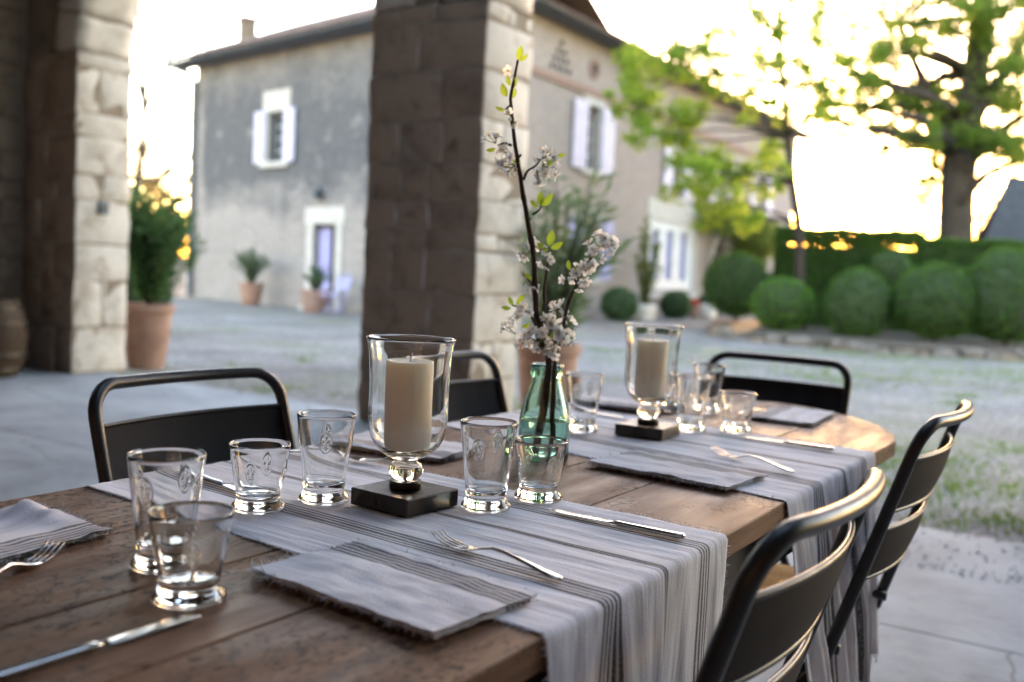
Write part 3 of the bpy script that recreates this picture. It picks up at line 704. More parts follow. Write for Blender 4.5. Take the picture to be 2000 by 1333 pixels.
# roofs of canal tiles
def tiled_roof(L0, L1, zE, depth, pitch, loc, rz, tiles_parts, sh0, sh1):
    under = MB(); ov = .42
    run = depth/2 + ov; rise = run*math.tan(pitch)
    y0, y1 = -ov, depth/2; zt = zE + rise
    a0, a1 = L0+sh0*y1, L1+sh1*y1
    under.add([(L0,y0,zE-.02),(L1,y0,zE-.02),(a1,y1,zt),(a0,y1,zt),(L0,y0,zE+.06),(L1,y0,zE+.06),(a1,y1,zt+.08),(a0,y1,zt+.08)],
              [(0,3,2,1),(4,5,6,7),(0,1,5,4),(1,2,6,5),(2,3,7,6),(3,0,4,7)])
    y2 = depth+ov; under.add([(L0+sh0*y2,y2,zE),(L1+sh1*y2,y2,zE),(a1,y1,zt+.08),(a0,y1,zt+.08)], [(0,1,2,3)])
    rfo = under.build('roof', M_TILE, house, loc, (0,0,rz))
    sf = MB(); sf.add([(L0,y0+.02,zE-.05),(L1,y0+.02,zE-.05),(L1,.0,zE-.05),(L0,.0,zE-.05),(L0,y0+.02,zE-.022),(L1,y0+.02,zE-.022),(L1,.0,zE-.022),(L0,.0,zE-.022)], [(0,3,2,1),(4,5,6,7),(0,1,5,4),(1,2,6,5),(2,3,7,6),(3,0,4,7)]); sf.build('soffit', M_SOFFIT, rfo)
    sf = MB(); sf.box(L0,L1,y0-.046,y0-.003,zE-.06,zE+.065); sf.build('fascia', M_SOFFIT, rfo)
    sp_ = .23; tl = .62; nc = int((L1-L0)/sp_); nr = int(run/math.cos(pitch)/.42)
    tm = MB(); nseg = 5
    vs_ = []
    for e in (0,1):
        for th in (0,.014):
            for i in range(nseg+1):
                a = math.pi*i/nseg; r_ = (.105 if e == 0 else .085) - th
                vs_.append((-math.cos(a)*r_, e*tl, math.sin(a)*r_*.8 + e*.0))
    k = nseg+1
    fs_ = [(i,i+1,2*k+i+1,2*k+i) for i in range(nseg)] + [(k+i+1,k+i,3*k+i,3*k+i+1) for i in range(nseg)] + [(i+1,i,k+i,k+i+1) for i in range(nseg)]
    tm.add(vs_, fs_); tme = tm.mesh('roof_tile', M_TILE, smooth=50)
    rest = MB(); cnt = 0
    for r_ in range(nr):
        for c in range(nc):
            x = L0 + (c+.5)*sp_; d = r_*.42; y = y0 - .04 + d*math.cos(pitch); z = zE + .075 + d*math.sin(pitch) + random.uniform(0,.012)
            if not (L0+sh0*max(0,y)+.05 < x < L1+sh1*max(0,y)-.05): continue
            if tiles_parts and cnt < tiles_parts and r_ < 6:
                put('roof_tile', tme, rfo, (x, y, z), (pitch, 0, random.uniform(-.03,.03))); cnt += 1
            else:
                M_ = Matrix.Translation((x,y,z)) @ Matrix.Rotation(pitch,4,'X')
                rest.add([M_ @ Vector(q) for q in vs_], fs_)
    if rest.v: stuff(rest.build('roof_tiles', M_TILE, rfo))
    gt = MB(); gp = []
    n_ = 8
    for xx in (L0-.02, L1+.02):
        for i in range(n_+1):
            a = math.pi + math.pi*i/n_; gp.append((xx, y0-.10+math.cos(a)*.065, zE+.005+math.sin(a)*.065))
    gt.add(gp, [(i,i+1,n_+1+i+1,n_+1+i) for i in range(n_)] + [(i+1,i,n_+1+i,n_+1+i+1) for i in range(n_)]); gt.build('gutter', M_ZINC, rfo)
    return rfo
rl = tiled_roof(-.9, LL+.4, HL+.03, 8, R(24), locL, rzL, 270, 0, -.22)
rr2 = tiled_roof(XT-.3, LR+.6, HR+.02, 9, R(15), locR, rzR, 0, .6, 0)
mb = MB(); mb.tube([(-.10,-.50,HL-.02),(-.02,-.32,HL-.2),(.07,-.11,HL-.42),(.07,-.11,.0)], .075, 10); mb.build('downpipe', M_ZINC, house, locL, (0,0,rzL), smooth=40)
def chimney(x, y, w, d, z0, z1, loc, rz, mat):
    mb = MB(); mb.box(x,x+w,y,y+d,z0,z1-.1); c = mb.build('chimney', mat, house, loc, (0,0,rz))
    mb = MB(); mb.bevbox(x-.06,x+w+.06,y-.06,y+d+.06,z1-.098,z1,.02); mb.build('chimney_cap', M_TILE, c)
chimney(.20,1.1,.34,.36,HL+.2,7.75,locL,rzL,M_RUBBLE); chimney(4.05,2.4,.8,.6,HR+.4,9.2,locR,rzR,M_BRICK); chimney(9.2,2.4,1.0,.7,HR+.4,9.5,locR,rzR,M_BRICK)

# ------------------------------------------------------------------ plants
def crown_cluster(c, r_, n_, flat=.75):
    d = rng.normal(size=(n_,3)); d /= np.linalg.norm(d,axis=1,keepdims=True); q = r_*rng.random((n_,1))**.45
    return np.array(c)[None] + d*q*np.array([1,1,flat])
def tree(name, label, base, trunk_pts, trunk_r, clusters, per_m2, leaf, mat, group=None, sub=8, limbs=True, droop=-.35):
    t = tag(empty(name, base), label, 'tree', group); b0 = Vector(base)
    tp = [Vector(p)-b0 for p in trunk_pts]
    mb = MB(); mb.tube(tp, trunk_r, 12); mb.build('trunk', M_BARK, t, smooth=True)
    lm = MB(); P = []; 
    for (c, r_) in clusters:
        c = Vector(c)-b0
        # limb leaves the trunk below the cluster
        k = min(range(len(tp)), key=lambda i: (tp[i]-c).length + (0 if tp[i].z < c.z+.3 else 5)); s_ = tp[k]
        mid = s_.lerp(c,.5) + Vector((random.uniform(-.2,.2),random.uniform(-.2,.2),.25*r_+random.uniform(-.1,.2)))
        rt = max(.018, trunk_r[k]*.42)
        pth = [s_, s_.lerp(mid,.5)+Vector((0,0,.05)), mid, mid.lerp(c,.55), c]
        lm.tube(pth, [rt, rt*.8, rt*.6, rt*.42, rt*.22], 6)
        n_ = max(60, int(per_m2*r_*r_*4)); cnt = 0
        r_ = r_*1.18
        for q in range(sub):
            d = Vector(rng.normal(size=3)).normalized(); e = c + Vector((d.x,d.y,d.z*.7))*r_*random.uniform(.45,1.0)
            lm.tube([c.lerp(mid,.3), c.lerp(e,.5)+Vector((0,0,.06)), e], [rt*.24, rt*.16, .006], 5)
            P.append(crown_cluster(e, r_*random.uniform(.22,.42), n_//(sub+1)))
        P.append(crown_cluster(c, r_*.75, n_//(sub+1)))
    lm.build('limbs', M_BARK, t, smooth=True)
    P = np.concatenate(P); D = rng.normal(size=P.shape); D[:,2] += droop
    leaf_mesh('crown', P, D, leaf[0], leaf[1], mat, t)
    return t
def cl(lst, D, jit=1.2): return [(at(x, y, D + random.uniform(-jit,jit)), r_/FPX*D) for x, y, r_ in lst]
DT = 22.5
tb = at(1566,640,DT); tb.z = -.03
tree('maple_tree', 'slender leafy tree with bright green backlit leaves rising behind the clipped balls', tb,
     [tb, at(1560,440,DT), at(1548,360,DT), at(1538,270,DT), at(1530,170,DT), at(1522,60,DT), at(1520,-60,DT)], [.13,.105,.095,.085,.07,.055,.03],
     cl([(1235,120,48),(1285,170,62),(1230,205,48),(1300,235,55),(1360,215,50),(1385,120,60),(1340,95,40),(1290,100,40),(1440,160,58),(1420,60,45),(1480,60,50),(1500,120,45),
         (1560,60,50),(1590,110,52),(1570,170,45),(1620,175,50),(1480,215,38),(1350,330,58),(1400,340,52),(1450,330,52),(1420,390,45),(1340,370,40),(1490,300,45),(1480,370,40),(1440,430,40),(1370,300,45),(1540,230,42),
         (1600,230,38),(1310,280,40),(1260,265,35),(1500,10,50),(1580,-20,60),(1400,-20,50),(1660,90,50),(1640,30,55),(1380,430,34),(1250,160,40),(1320,130,45),(1520,330,30)], DT), 430, (.09,.07), M_LEAF)
DB = 27.0
bb = at(1868,640,DB); bb.z = -.03
tree('plane_tree', 'large old tree with a thick dark trunk and heavy spreading limbs', bb,
     [bb, at(1866,480,DB), at(1868,380,DB), at(1876,300,DB), at(1890,230,DB), at(1905,150,DB), at(1915,40,DB), at(1925,-80,DB)], [.52,.46,.44,.46,.40,.34,.28,.2],
     cl([(1700,110,55),(1650,140,50),(1740,180,55),(1690,210,50),(1620,205,45),(1760,100,55),(1800,180,60),(1760,235,50),(1700,255,40),(1830,250,60),(1810,90,60),(1860,180,70),(1900,90,70),(1950,160,80),(1990,90,70),
         (1940,250,70),(1990,220,70),(1960,20,80),(1880,20,70),(1780,20,50),(1730,50,45),(1850,-40,80),(2040,160,90),(2060,40,90),(2030,280,70),(1980,310,40),(1830,330,36),(1690,160,40),(1640,240,34),(1720,290,26),(1800,270,45),(1870,260,60)], DB, 1.8), 360, (.105,.08), M_LEAF2)
# heavy limbs of the old tree
tr_ = [o for o in bpy.data.objects if o.name == 'plane_tree'][0]
mb = MB(); B0 = bb
for pts_, r_ in (([(1872,320),(1830,215),(1790,130),(1760,60),(1740,-40)],.20), ([(1878,330),(1930,275),(1985,235),(2060,200)],.24), ([(1885,260),(1950,160),(2000,80),(2060,-20)],.22), ([(1868,360),(1820,352),(1770,345),(1735,318),(1715,300)],.09), ([(1872,400),(1920,345),(1970,322),(2030,300)],.15)):
    q = [at(x,y,DB+random.uniform(-.5,.5))-B0 for x,y in pts_]; mb.tube(q, [r_*(1-.75*i/(len(q)-1)) for i in range(len(q))], 8)
mb.build('limbs', M_BARK, tr_, smooth=True)
# bare tree behind the left gap
def bare(base, h, label):
    t = tag(empty('bare_tree', base), label, 'tree'); mb = MB()
    def rec(p, d, L, r_, k):
        e = p + d*L; mb.tube([p, p.lerp(e,.5)+Vector(rng.normal(size=3))*L*.05, e], [r_, r_*.82, r_*.62], 5, cap=False)
        if k == 0: return
        for i in range(3 if k > 1 else 4):
            nd = (d + Vector(rng.normal(size=3))*.55 + Vector((0,0,.12))).normalized(); rec(p.lerp(e, random.uniform(.55,1)), nd, L*random.uniform(.62,.8), r_*.58, k-1)
    rec(Vector((0,0,0)), Vector((.05,0,1)).normalized(), h*.34, h*.018, 5); mb.build('trunk', M_BARK, t, smooth=True)
bp = at(255,590,34); bp.z = -.03; bare(bp, 11.5, 'bare tree with fine leafless twigs behind the farmhouse')
# far backlit trees
for i, (x, y, r_, D, lab) in enumerate([(1915,400,70,52,'far tree with a thin golden backlit crown beside the old trunk'),(1810,410,55,58,'far green tree showing just above the hedge'),(310,380,80,46,'far tree with a thin pale crown at the corner of the farmhouse'),(2080,380,90,50,'far tree with a golden crown beyond the outbuilding')]):
    c = at(x,y,D); b_ = Vector((c.x,c.y,-.03)); k = r_/FPX*D
    tree('far_tree', lab, b_, [b_, b_.lerp(c,.5), c], [.22,.16,.08],
         [(c+Vector((random.uniform(-1,1)*k,random.uniform(-1,1)*k,random.uniform(-.9,.9)*k)), k*.55) for q in range(8)], 70 if i != 1 else 90, (.17,.12), M_FARLEAF if i != 1 else M_LEAF2, 'far trees beyond the yard')

# clipped balls and hedge
def shell_ball(name, label, c, r_, mat, sq=.92, group=None):
    t = tag(empty(name, (c.x,c.y,-.03)), label, 'bush', group); z = c.z + .03
    mb = MB(); rows = []
    for i in range(13):
        a = math.pi*i/12; rows.append((max(0,math.sin(a))*r_*.95*(1 if 0<i<12 else 0), z - math.cos(a)*r_*sq*.95))
    ph = random.random()*9
    mb.lathe(rows, 28, fn=lambda a, zz, q: q*.05*mnoise.noise((math.cos(a)*2+ph, math.sin(a)*2, zz*2))); mb.build('core', M_BOXCORE, t, smooth=True)
    n_ = int(2600*r_*r_/.5); d = rng.normal(size=(n_,3)); d /= np.linalg.norm(d,axis=1,keepdims=True)
    bumpy = np.array([1 + .07*mnoise.noise((q[0]*2.2+ph, q[1]*2.2, q[2]*2.2)) + .03*mnoise.noise((q[0]*6+ph, q[1]*6, q[2]*6)) for q in d])[:,None]
    P = d*bumpy*(r_*(.91+.11*rng.random((n_,1))))*np.array([1,1,sq]) + np.array([0,0,z])
    leaf_mesh('foliage', P, d + rng.normal(size=(n_,3))*.85, .075, .05, mat, t)
    st_ = MB(); st_.tube([(0,0,0),(0,0,max(.05,z-r_*.8))], .05, 6); st_.build('stem', M_BARK, t)
    return t
def ball(px, py, rpx, D, label, mat, sq=.95): return shell_ball('box_ball', label, at(px,py,D), rpx/FPX*D, mat, sq, 'clipped box balls in front of the hedge')
ball(1441,556,64,24.5,'big dark green clipped box ball standing closest to the farmhouse',M_BOX)
ball(1529,594,58,21.5,'small bright green clipped box ball beside the big dark one',M_BOX2,.86)
ball(1676,596,62,20.5,'tall egg shaped clipped box ball between the bright small one and the broad one',M_BOX,1.12)
ball(1830,588,84,20.0,'broad clipped box ball, widest of the row in front of the hedge',M_BOX,.84)
ball(1972,576,84,19.6,'large clipped box ball at the far end of the stone border',M_BOX,1.1)
ball(1738,528,40,23.0,'clipped box ball peeping out behind two others against the tall hedge',M_BOX)

def hedge(name, label, p0, p1, h, thick, topgap, n_leaf):
    t = tag(empty(name, (p0.x,p0.y,-.03)), label, 'hedge'); d = Vector((p1.x-p0.x,p1.y-p0.y,0)); L = d.length; d.normalize(); q = Vector((-d.y,d.x,0))
    mb = MB(); k = int(L/.4)+1; vs_ = []; 
    for i in range(k+1):
        x = L*i/k
        for (yy,zz) in ((-.42,0),(-.42,h-topgap),(.42,h-topgap),(.42,0)):
            w = d*x + q*(yy*thick); w.z = zz; w += Vector(rng.normal(size=3))*.02; vs_.append(w)
    fs_ = [(i*4+j,i*4+j+1,(i+1)*4+j+1,(i+1)*4+j) for i in range(k) for j in range(3)] + [(0,1,2,3),(k*4+3,k*4+2,k*4+1,k*4)]
    mb.add(vs_, fs_); mb.build('core', M_BOXCORE, t)
    a = rng.random(n_leaf)*L; side = rng.random(n_leaf); P = np.zeros((n_leaf,3)); D = np.zeros((n_leaf,3))
    zz = rng.random(n_leaf)*h; yy = np.where(side < .5, -.5, np.where(side < .62, .5, rng.random(n_leaf)-.5)) * thick
    top = side >= .62; zz = np.where(top, h - topgap*rng.random(n_leaf)**1.1, zz)
    yy = yy + rng.normal(size=n_leaf)*.03
    dn, qn = np.array(d), np.array(q)
    P = a[:,None]*dn + yy[:,None]*qn; P[:,2] = zz + .02*np.sin(a*5)
    D = np.where(top[:,None], np.array([[0,0,1.]]), np.sign(yy)[:,None]*qn[None]) + rng.normal(size=(n_leaf,3))*.7
    leaf_mesh('foliage', P, D, .06, .04, M_BOX, t); return t
h0 = at(1512,500,25.0); h1 = at(1800,500,24.0); h2 = at(2120,500,22.5)
hedge('box_hedge', 'tall straight clipped hedge with low sunlight glinting through its top', Vector((h0.x,h0.y,0)), Vector((h1.x,h1.y,0)), at(1650,450,24.5).z+.03, .75, .40, 30000)
hedge('box_hedge', 'lower dark clipped hedge running on under the old tree', Vector((h1.x+.05,h1.y-.05,0)), Vector((h2.x,h2.y,0)), at(1900,470,23.2).z+.03, .85, .12, 20000)
# planting bed with a low border of stones
mb = MB(); e0 = at(1395,640,23); pts_ = [at(1385,560,21),at(1400,560,20.4),at(1480,560,19.0),at(1560,560,18.4),at(1700,560,17.6),at(1850,560,17.3),at(2010,560,17.2),at(2200,560,17.0)]
back = [at(2250,560,27),at(1500,560,27),at(1400,560,25.5)]
poly = [(p.x,p.y) for p in pts_+back]; mb.prism(poly, -.2, .12); structure(mb.build('planting_bed', M_SOIL))
sbd = tag(empty('stone_border', (pts_[0].x,pts_[0].y,0)), 'low border of rough field stones edging the bed of clipped balls', 'stone border')
o0 = pts_[0]
for a, b_ in zip(pts_, pts_[1:]):
    Ls = (Vector((b_.x,b_.y,0))-Vector((a.x,a.y,0))).length; t_ = 0
    while t_ < Ls:
        w_ = random.uniform(.22,.42); c = a.lerp(b_, min(1,(t_+w_/2)/Ls)); seed += 1
        stone(-w_/2+.01,w_/2-.01,-.13,.13,-.1,random.uniform(.05,.20),.06,.06,seed).build('stone', M_FIELD if seed % 5 else M_RUBBLE, sbd, (c.x-o0.x,c.y-o0.y,-.03), (0,0,math.atan2(b_.y-a.y,b_.x-a.x)+random.uniform(-.15,.15)), smooth=True); t_ += w_

def pot(name, label, loc, H_, Rm, group=None, mat=None, plant=None):
    t = tag(empty(name, loc), label, 'plant pot', group); mb = MB()
    mb.lathe([(0,0),(Rm*.62,0),(Rm*.66,.03*H_),(Rm*.80,.35*H_),(Rm*.90,.70*H_),(Rm*.92,.86*H_),(Rm*1.0,.88*H_),(Rm*1.02,.94*H_),(Rm*1.0,H_),(Rm*.90,H_),(Rm*.86,.90*H_),(0,.88*H_)], 36)
    mb.build('pot_body', mat or M_TERRA, t, smooth=35)
    mb = MB(); mb.lathe([(0,.895*H_),(Rm*.85,.89*H_)], 24); mb.build('potting_soil', M_SOIL, t); return t
def shrub(name, label, loc, H_, Rw, n_stem, n_leaf, leaf, mat, cat='plant', group=None, spread=.5, low=.1):
    t = tag(empty(name, loc), label, cat, group); mb = MB(); P = []; D = []
    for i in range(n_stem):
        a = random.random()*6.28; sp_ = random.random()**.6*Rw; hh = H_*random.uniform(.72,1.0)*(1-.35*(sp_/Rw)**2)
        e = Vector((math.cos(a)*sp_, math.sin(a)*sp_, hh)); m1 = Vector((e.x*.35,e.y*.35,hh*.55))
        mb.tube([(e.x*.06,e.y*.06,0),m1,e], [.012,.009,.004], 5)
        k = n_leaf//n_stem
        for j in range(k):
            u_ = low + (1-low)*random.random()**.75
            p = (Vector((0,0,0)).lerp(m1,u_*2) if u_ < .5 else m1.lerp(e,u_*2-1)); P.append(p)
            d = Vector(rng.normal(size=3)); d.z = abs(d.z)*.5+.25; d += Vector((math.cos(a),math.sin(a),0))*.3; D.append(d)
    mb.build('stems', M_BARK, t); leaf_mesh('foliage', np.array(P), np.array(D), leaf[0], leaf[1], mat, t); return t
p = at(286,655,9.75)
pot('terracotta_pot', 'large terracotta jar with thick rim standing behind the pale stone jamb', (p.x,p.y,-.03), .64, .255)
shrub('oleander', 'tall dense dark green oleander growing from the big terracotta jar', (p.x+.02,p.y+.02,.53), 1.15, .36, 40, 2400, (.16,.026), M_OLEA2, spread=.5)
p2 = at(322,500,14.0)
for i, (dx, dy, h_) in enumerate([(-.75,.5,2.35),(-.12,.0,2.2)]):
    shrub('oleander', ['wide leafy oleander shrub behind the jar, deepest in the gap by the pillar','leafy oleander shrub right behind the terracotta jar','leafy oleander shrub reaching the grey downpipe of the farmhouse'][i], (p2.x+dx,p2.y+dy,-.03), h_, .62, 46, 2600, (.20,.034), M_OLEA2, 'shrub', low=.02)
p = at(1062,700,7.3)
pot('terracotta_pot', 'terracotta pot beside the central stone pillar', (p.x+.03,p.y,-.03), .62, .24)
shrub('oleander', 'loose grey green oleander spilling over its pot beside the central pillar', (p.x+.06,p.y,.50), 1.38, .52, 26, 760, (.20,.026), M_OLEA)
def facP(x, y, L=True):
    o_, r_ = ((Vector((-8.91,27.5,0)), rzL) if L else (CORNER, rzR)); return Vector((o_.x+math.cos(r_)*x-math.sin(r_)*y, o_.y+math.sin(r_)*x+math.cos(r_)*y, -.03))
p = facP(4.3,-.75); pot('terracotta_pot', 'terracotta pot against the grey wall under the shuttered window', p, .55, .30); shrub('laurel', 'round airy green shrub in a pot under the shuttered window', (p.x,p.y,.46), .98, .55, 30, 1100, (.10,.03), M_OLEA, 'shrub')
p = facP(6.95,-.75); pot('stone_pot', 'squat brown pot beside the lilac door', p, .50, .36, None, M_BRICK); shrub('geranium', 'small leafy plant in the squat pot beside the lilac door', (p.x,p.y,.42), .55, .42, 20, 420, (.09,.05), M_OLEA)
p = facP(8.6,-.65,False); shrub('climbing_rose', 'climbing rose trained up the cream wall beside the garden window', p, 2.9, .42, 26, 1300, (.10,.06), M_WIST, 'climber', low=.02)
for x, y, r_, lab in ((6.3,-1.0,.46,'round clipped bush at the foot of the cream wall behind the pot'),(10.2,-.9,.44,'small round bush under the garden window, beside the climbing rose'),(13.0,-.9,.42,'small round bush under the garden window, farther along the wall')):
    p = facP(x,y,False); shell_ball('round_bush', lab, Vector((p.x,p.y,r_*.85)), r_, M_OLEA2, .9, 'round bushes along the cream wall')
p = facP(11.6,-.9,False); pot('terracotta_pot', 'small terracotta pot of red flowers under the garden window', p, .38, .2); fl = [q for q in bpy.data.objects if q.get('label') == 'small terracotta pot of red flowers under the garden window'][0]
P = crown_cluster((0,0,.46), .2, 160); stuff(leaf_mesh('red_flowers', P, rng.normal(size=P.shape), .07, .06, M_RED, fl))
for x, lab in ((7.6,'low pale stone block at the foot of the cream wall'),(12.2,'pale stone trough set before the garden window')):
    p = facP(x,-1.1,False); seed += 1; mb = stone(-.35,.35,-.2,.2,0,.42,.04,.02,seed); o = mb.build('stone_block', M_STONE, None, p, (0,0,rzR), smooth=True); tag(o, lab, 'stone block')
# wisteria over the doorway: bent trunk and a cushion of leaves
p = facP(14.6,-.35,False); t = tag(empty('wisteria', p, rzR), 'old wisteria with a twisted trunk and a green mound of leaves over the doorway', 'climber'); mb = MB()
for dx in (0,.22,2.5):
    mb.tube([(dx*.9,0,0),(dx+.15,.1,.9),(dx-.1,.05,1.7),(dx+.2,-.1,2.5),(dx+.9,-.2,3.0)], [.09,.075,.07,.05,.03], 7)
mb.build('trunk', M_BARK, t, smooth=True)
P = np.concatenate([crown_cluster((x_,-.35,z_), r_, int(900*r_*r_)+250) for x_,z_,r_ in ((-.9,3.1,.75),(0,3.25,.8),(.9,3.2,.9),(1.9,3.0,1.0),(2.9,2.8,1.0),(3.5,2.35,.8),(2.6,2.3,.6),(3.9,2.9,.7))])
leaf_mesh('foliage', P, rng.normal(size=P.shape)+np.array([0,0,-.4]), .12, .08, M_WIST, t)
# outbuilding at the far right
ob = at(2040,560,36); t = tag(empty('outbuilding', (ob.x,ob.y,-.03), -.35), 'low outbuilding with a dark tiled roof and white wall beyond the hedge', 'outbuilding')
mb = wall_holes(9,2.9,.25,[(1.6,2.7,.2,2.2)]); mb.add([(0,0,-.3),(0,6,-.3),(0,6,2.9),(0,0,2.9)],[(0,3,2,1)]); mb.build('wall', M_DRESSED, t, (-1.5,0,0))
mb = MB(); mb.add([(-2.2,-.7,2.65),(8.2,-.7,2.65),(8.2,3,5.6),(-1.2,3,5.6),(-2.2,-.7,2.8),(8.2,-.7,2.8),(8.2,3,5.75),(-1.2,3,5.75)], [(0,3,2,1),(4,5,6,7),(0,1,5,4),(1,2,6,5),(2,3,7,6),(3,0,4,7)])
mb.add([(-2.2,6.7,2.65),(8.2,6.7,2.65),(8.2,3,5.6),(-1.2,3,5.6)],[(0,1,2,3)]); mb.build('roof', simple('slate', [(.3,(.022,.023,.025)),(.7,(.045,.046,.048))], 4, .95, bmp=.4), t)
# ------------------------------------------------------------------ table
TZ = .75; NE, NW = -.465, -1.310
def s_end(n):
    t = min(1.0, abs(n+.8875)/.4225); return 2.43 + .48*(1-t**1.7)**(1/1.5)
table = tag(empty('dining_table', W(-.8875,1.2,0), -A), 'long rustic wooden dining table with worn planks and a rounded far end', 'table')
TL = Vector((.8875,-1.2,0))           # children keep barn-frame coordinates
seams = [NE,-.690,-.864,-1.060,NW]
for a, b_ in zip(seams, seams[1:]):
    b2, a2 = b_+(.0012 if b_ != NW else 0), a-(.0012 if a != NE else 0)
    ns_ = np.linspace(a2,b2,9); poly = [(a2,-.16)] + [(q, s_end(q)) for q in ns_] + [(b2,-.16)]
    # slightly uneven long edge where it is exposed
    if a == NE: poly = [(a2+.002*mnoise.noise((0,s_*6,3)), s_) for s_ in np.linspace(-.16,2.42,40)] + [(q, s_end(q)) for q in ns_] + [(b2,-.16)]
    mb = MB(); dz = random.uniform(-.0008,.0004); mb.prism([(p[0]+.8875,p[1]-1.2) for p in poly], TZ-.036, TZ+dz)
    o = mb.build('plank', M_WOOD, table)
    bv = o.modifiers.new('bevel','BEVEL'); bv.width = .0028; bv.segments = 2; bv.limit_method = 'ANGLE'; bv.angle_limit = R(40)
mb = MB()
for x0,x1,y0,y1 in ((-.37,-.345,-1.15,1.12),(.345,.37,-1.15,1.12),(-.345,.345,-1.15,-1.125),(-.345,.345,1.095,1.12)): mb.box(x0,x1,y0,y1,.605,TZ-.037)
mb.build('apron', M_APRON, table)
for x in (-1,1):
    for y in (-1.1,1.06):
        mb = MB(); q = .034
        mb.add([(x*.335-q*.7,y-q*.7,0),(x*.335+q*.7,y-q*.7,0),(x*.335+q*.7,y+q*.7,0),(x*.335-q*.7,y+q*.7,0),(x*.335-q,y-q,.7),(x*.335+q,y-q,.7),(x*.335+q,y+q,.7),(x*.335-q,y+q,.7)],
               [(0,3,2,1),(4,5,6,7),(0,1,5,4),(1,2,6,5),(2,3,7,6),(3,0,4,7)]); mb.build('leg', M_APRON, table)

def set_uv(me, uv):
    l = me.uv_layers.new(name='UVMap'); idx = np.zeros(len(me.loops), dtype=np.int32); me.loops.foreach_get('vertex_index', idx)
    l.data.foreach_set('uv', np.asarray(uv, dtype=np.float32)[idx].ravel())

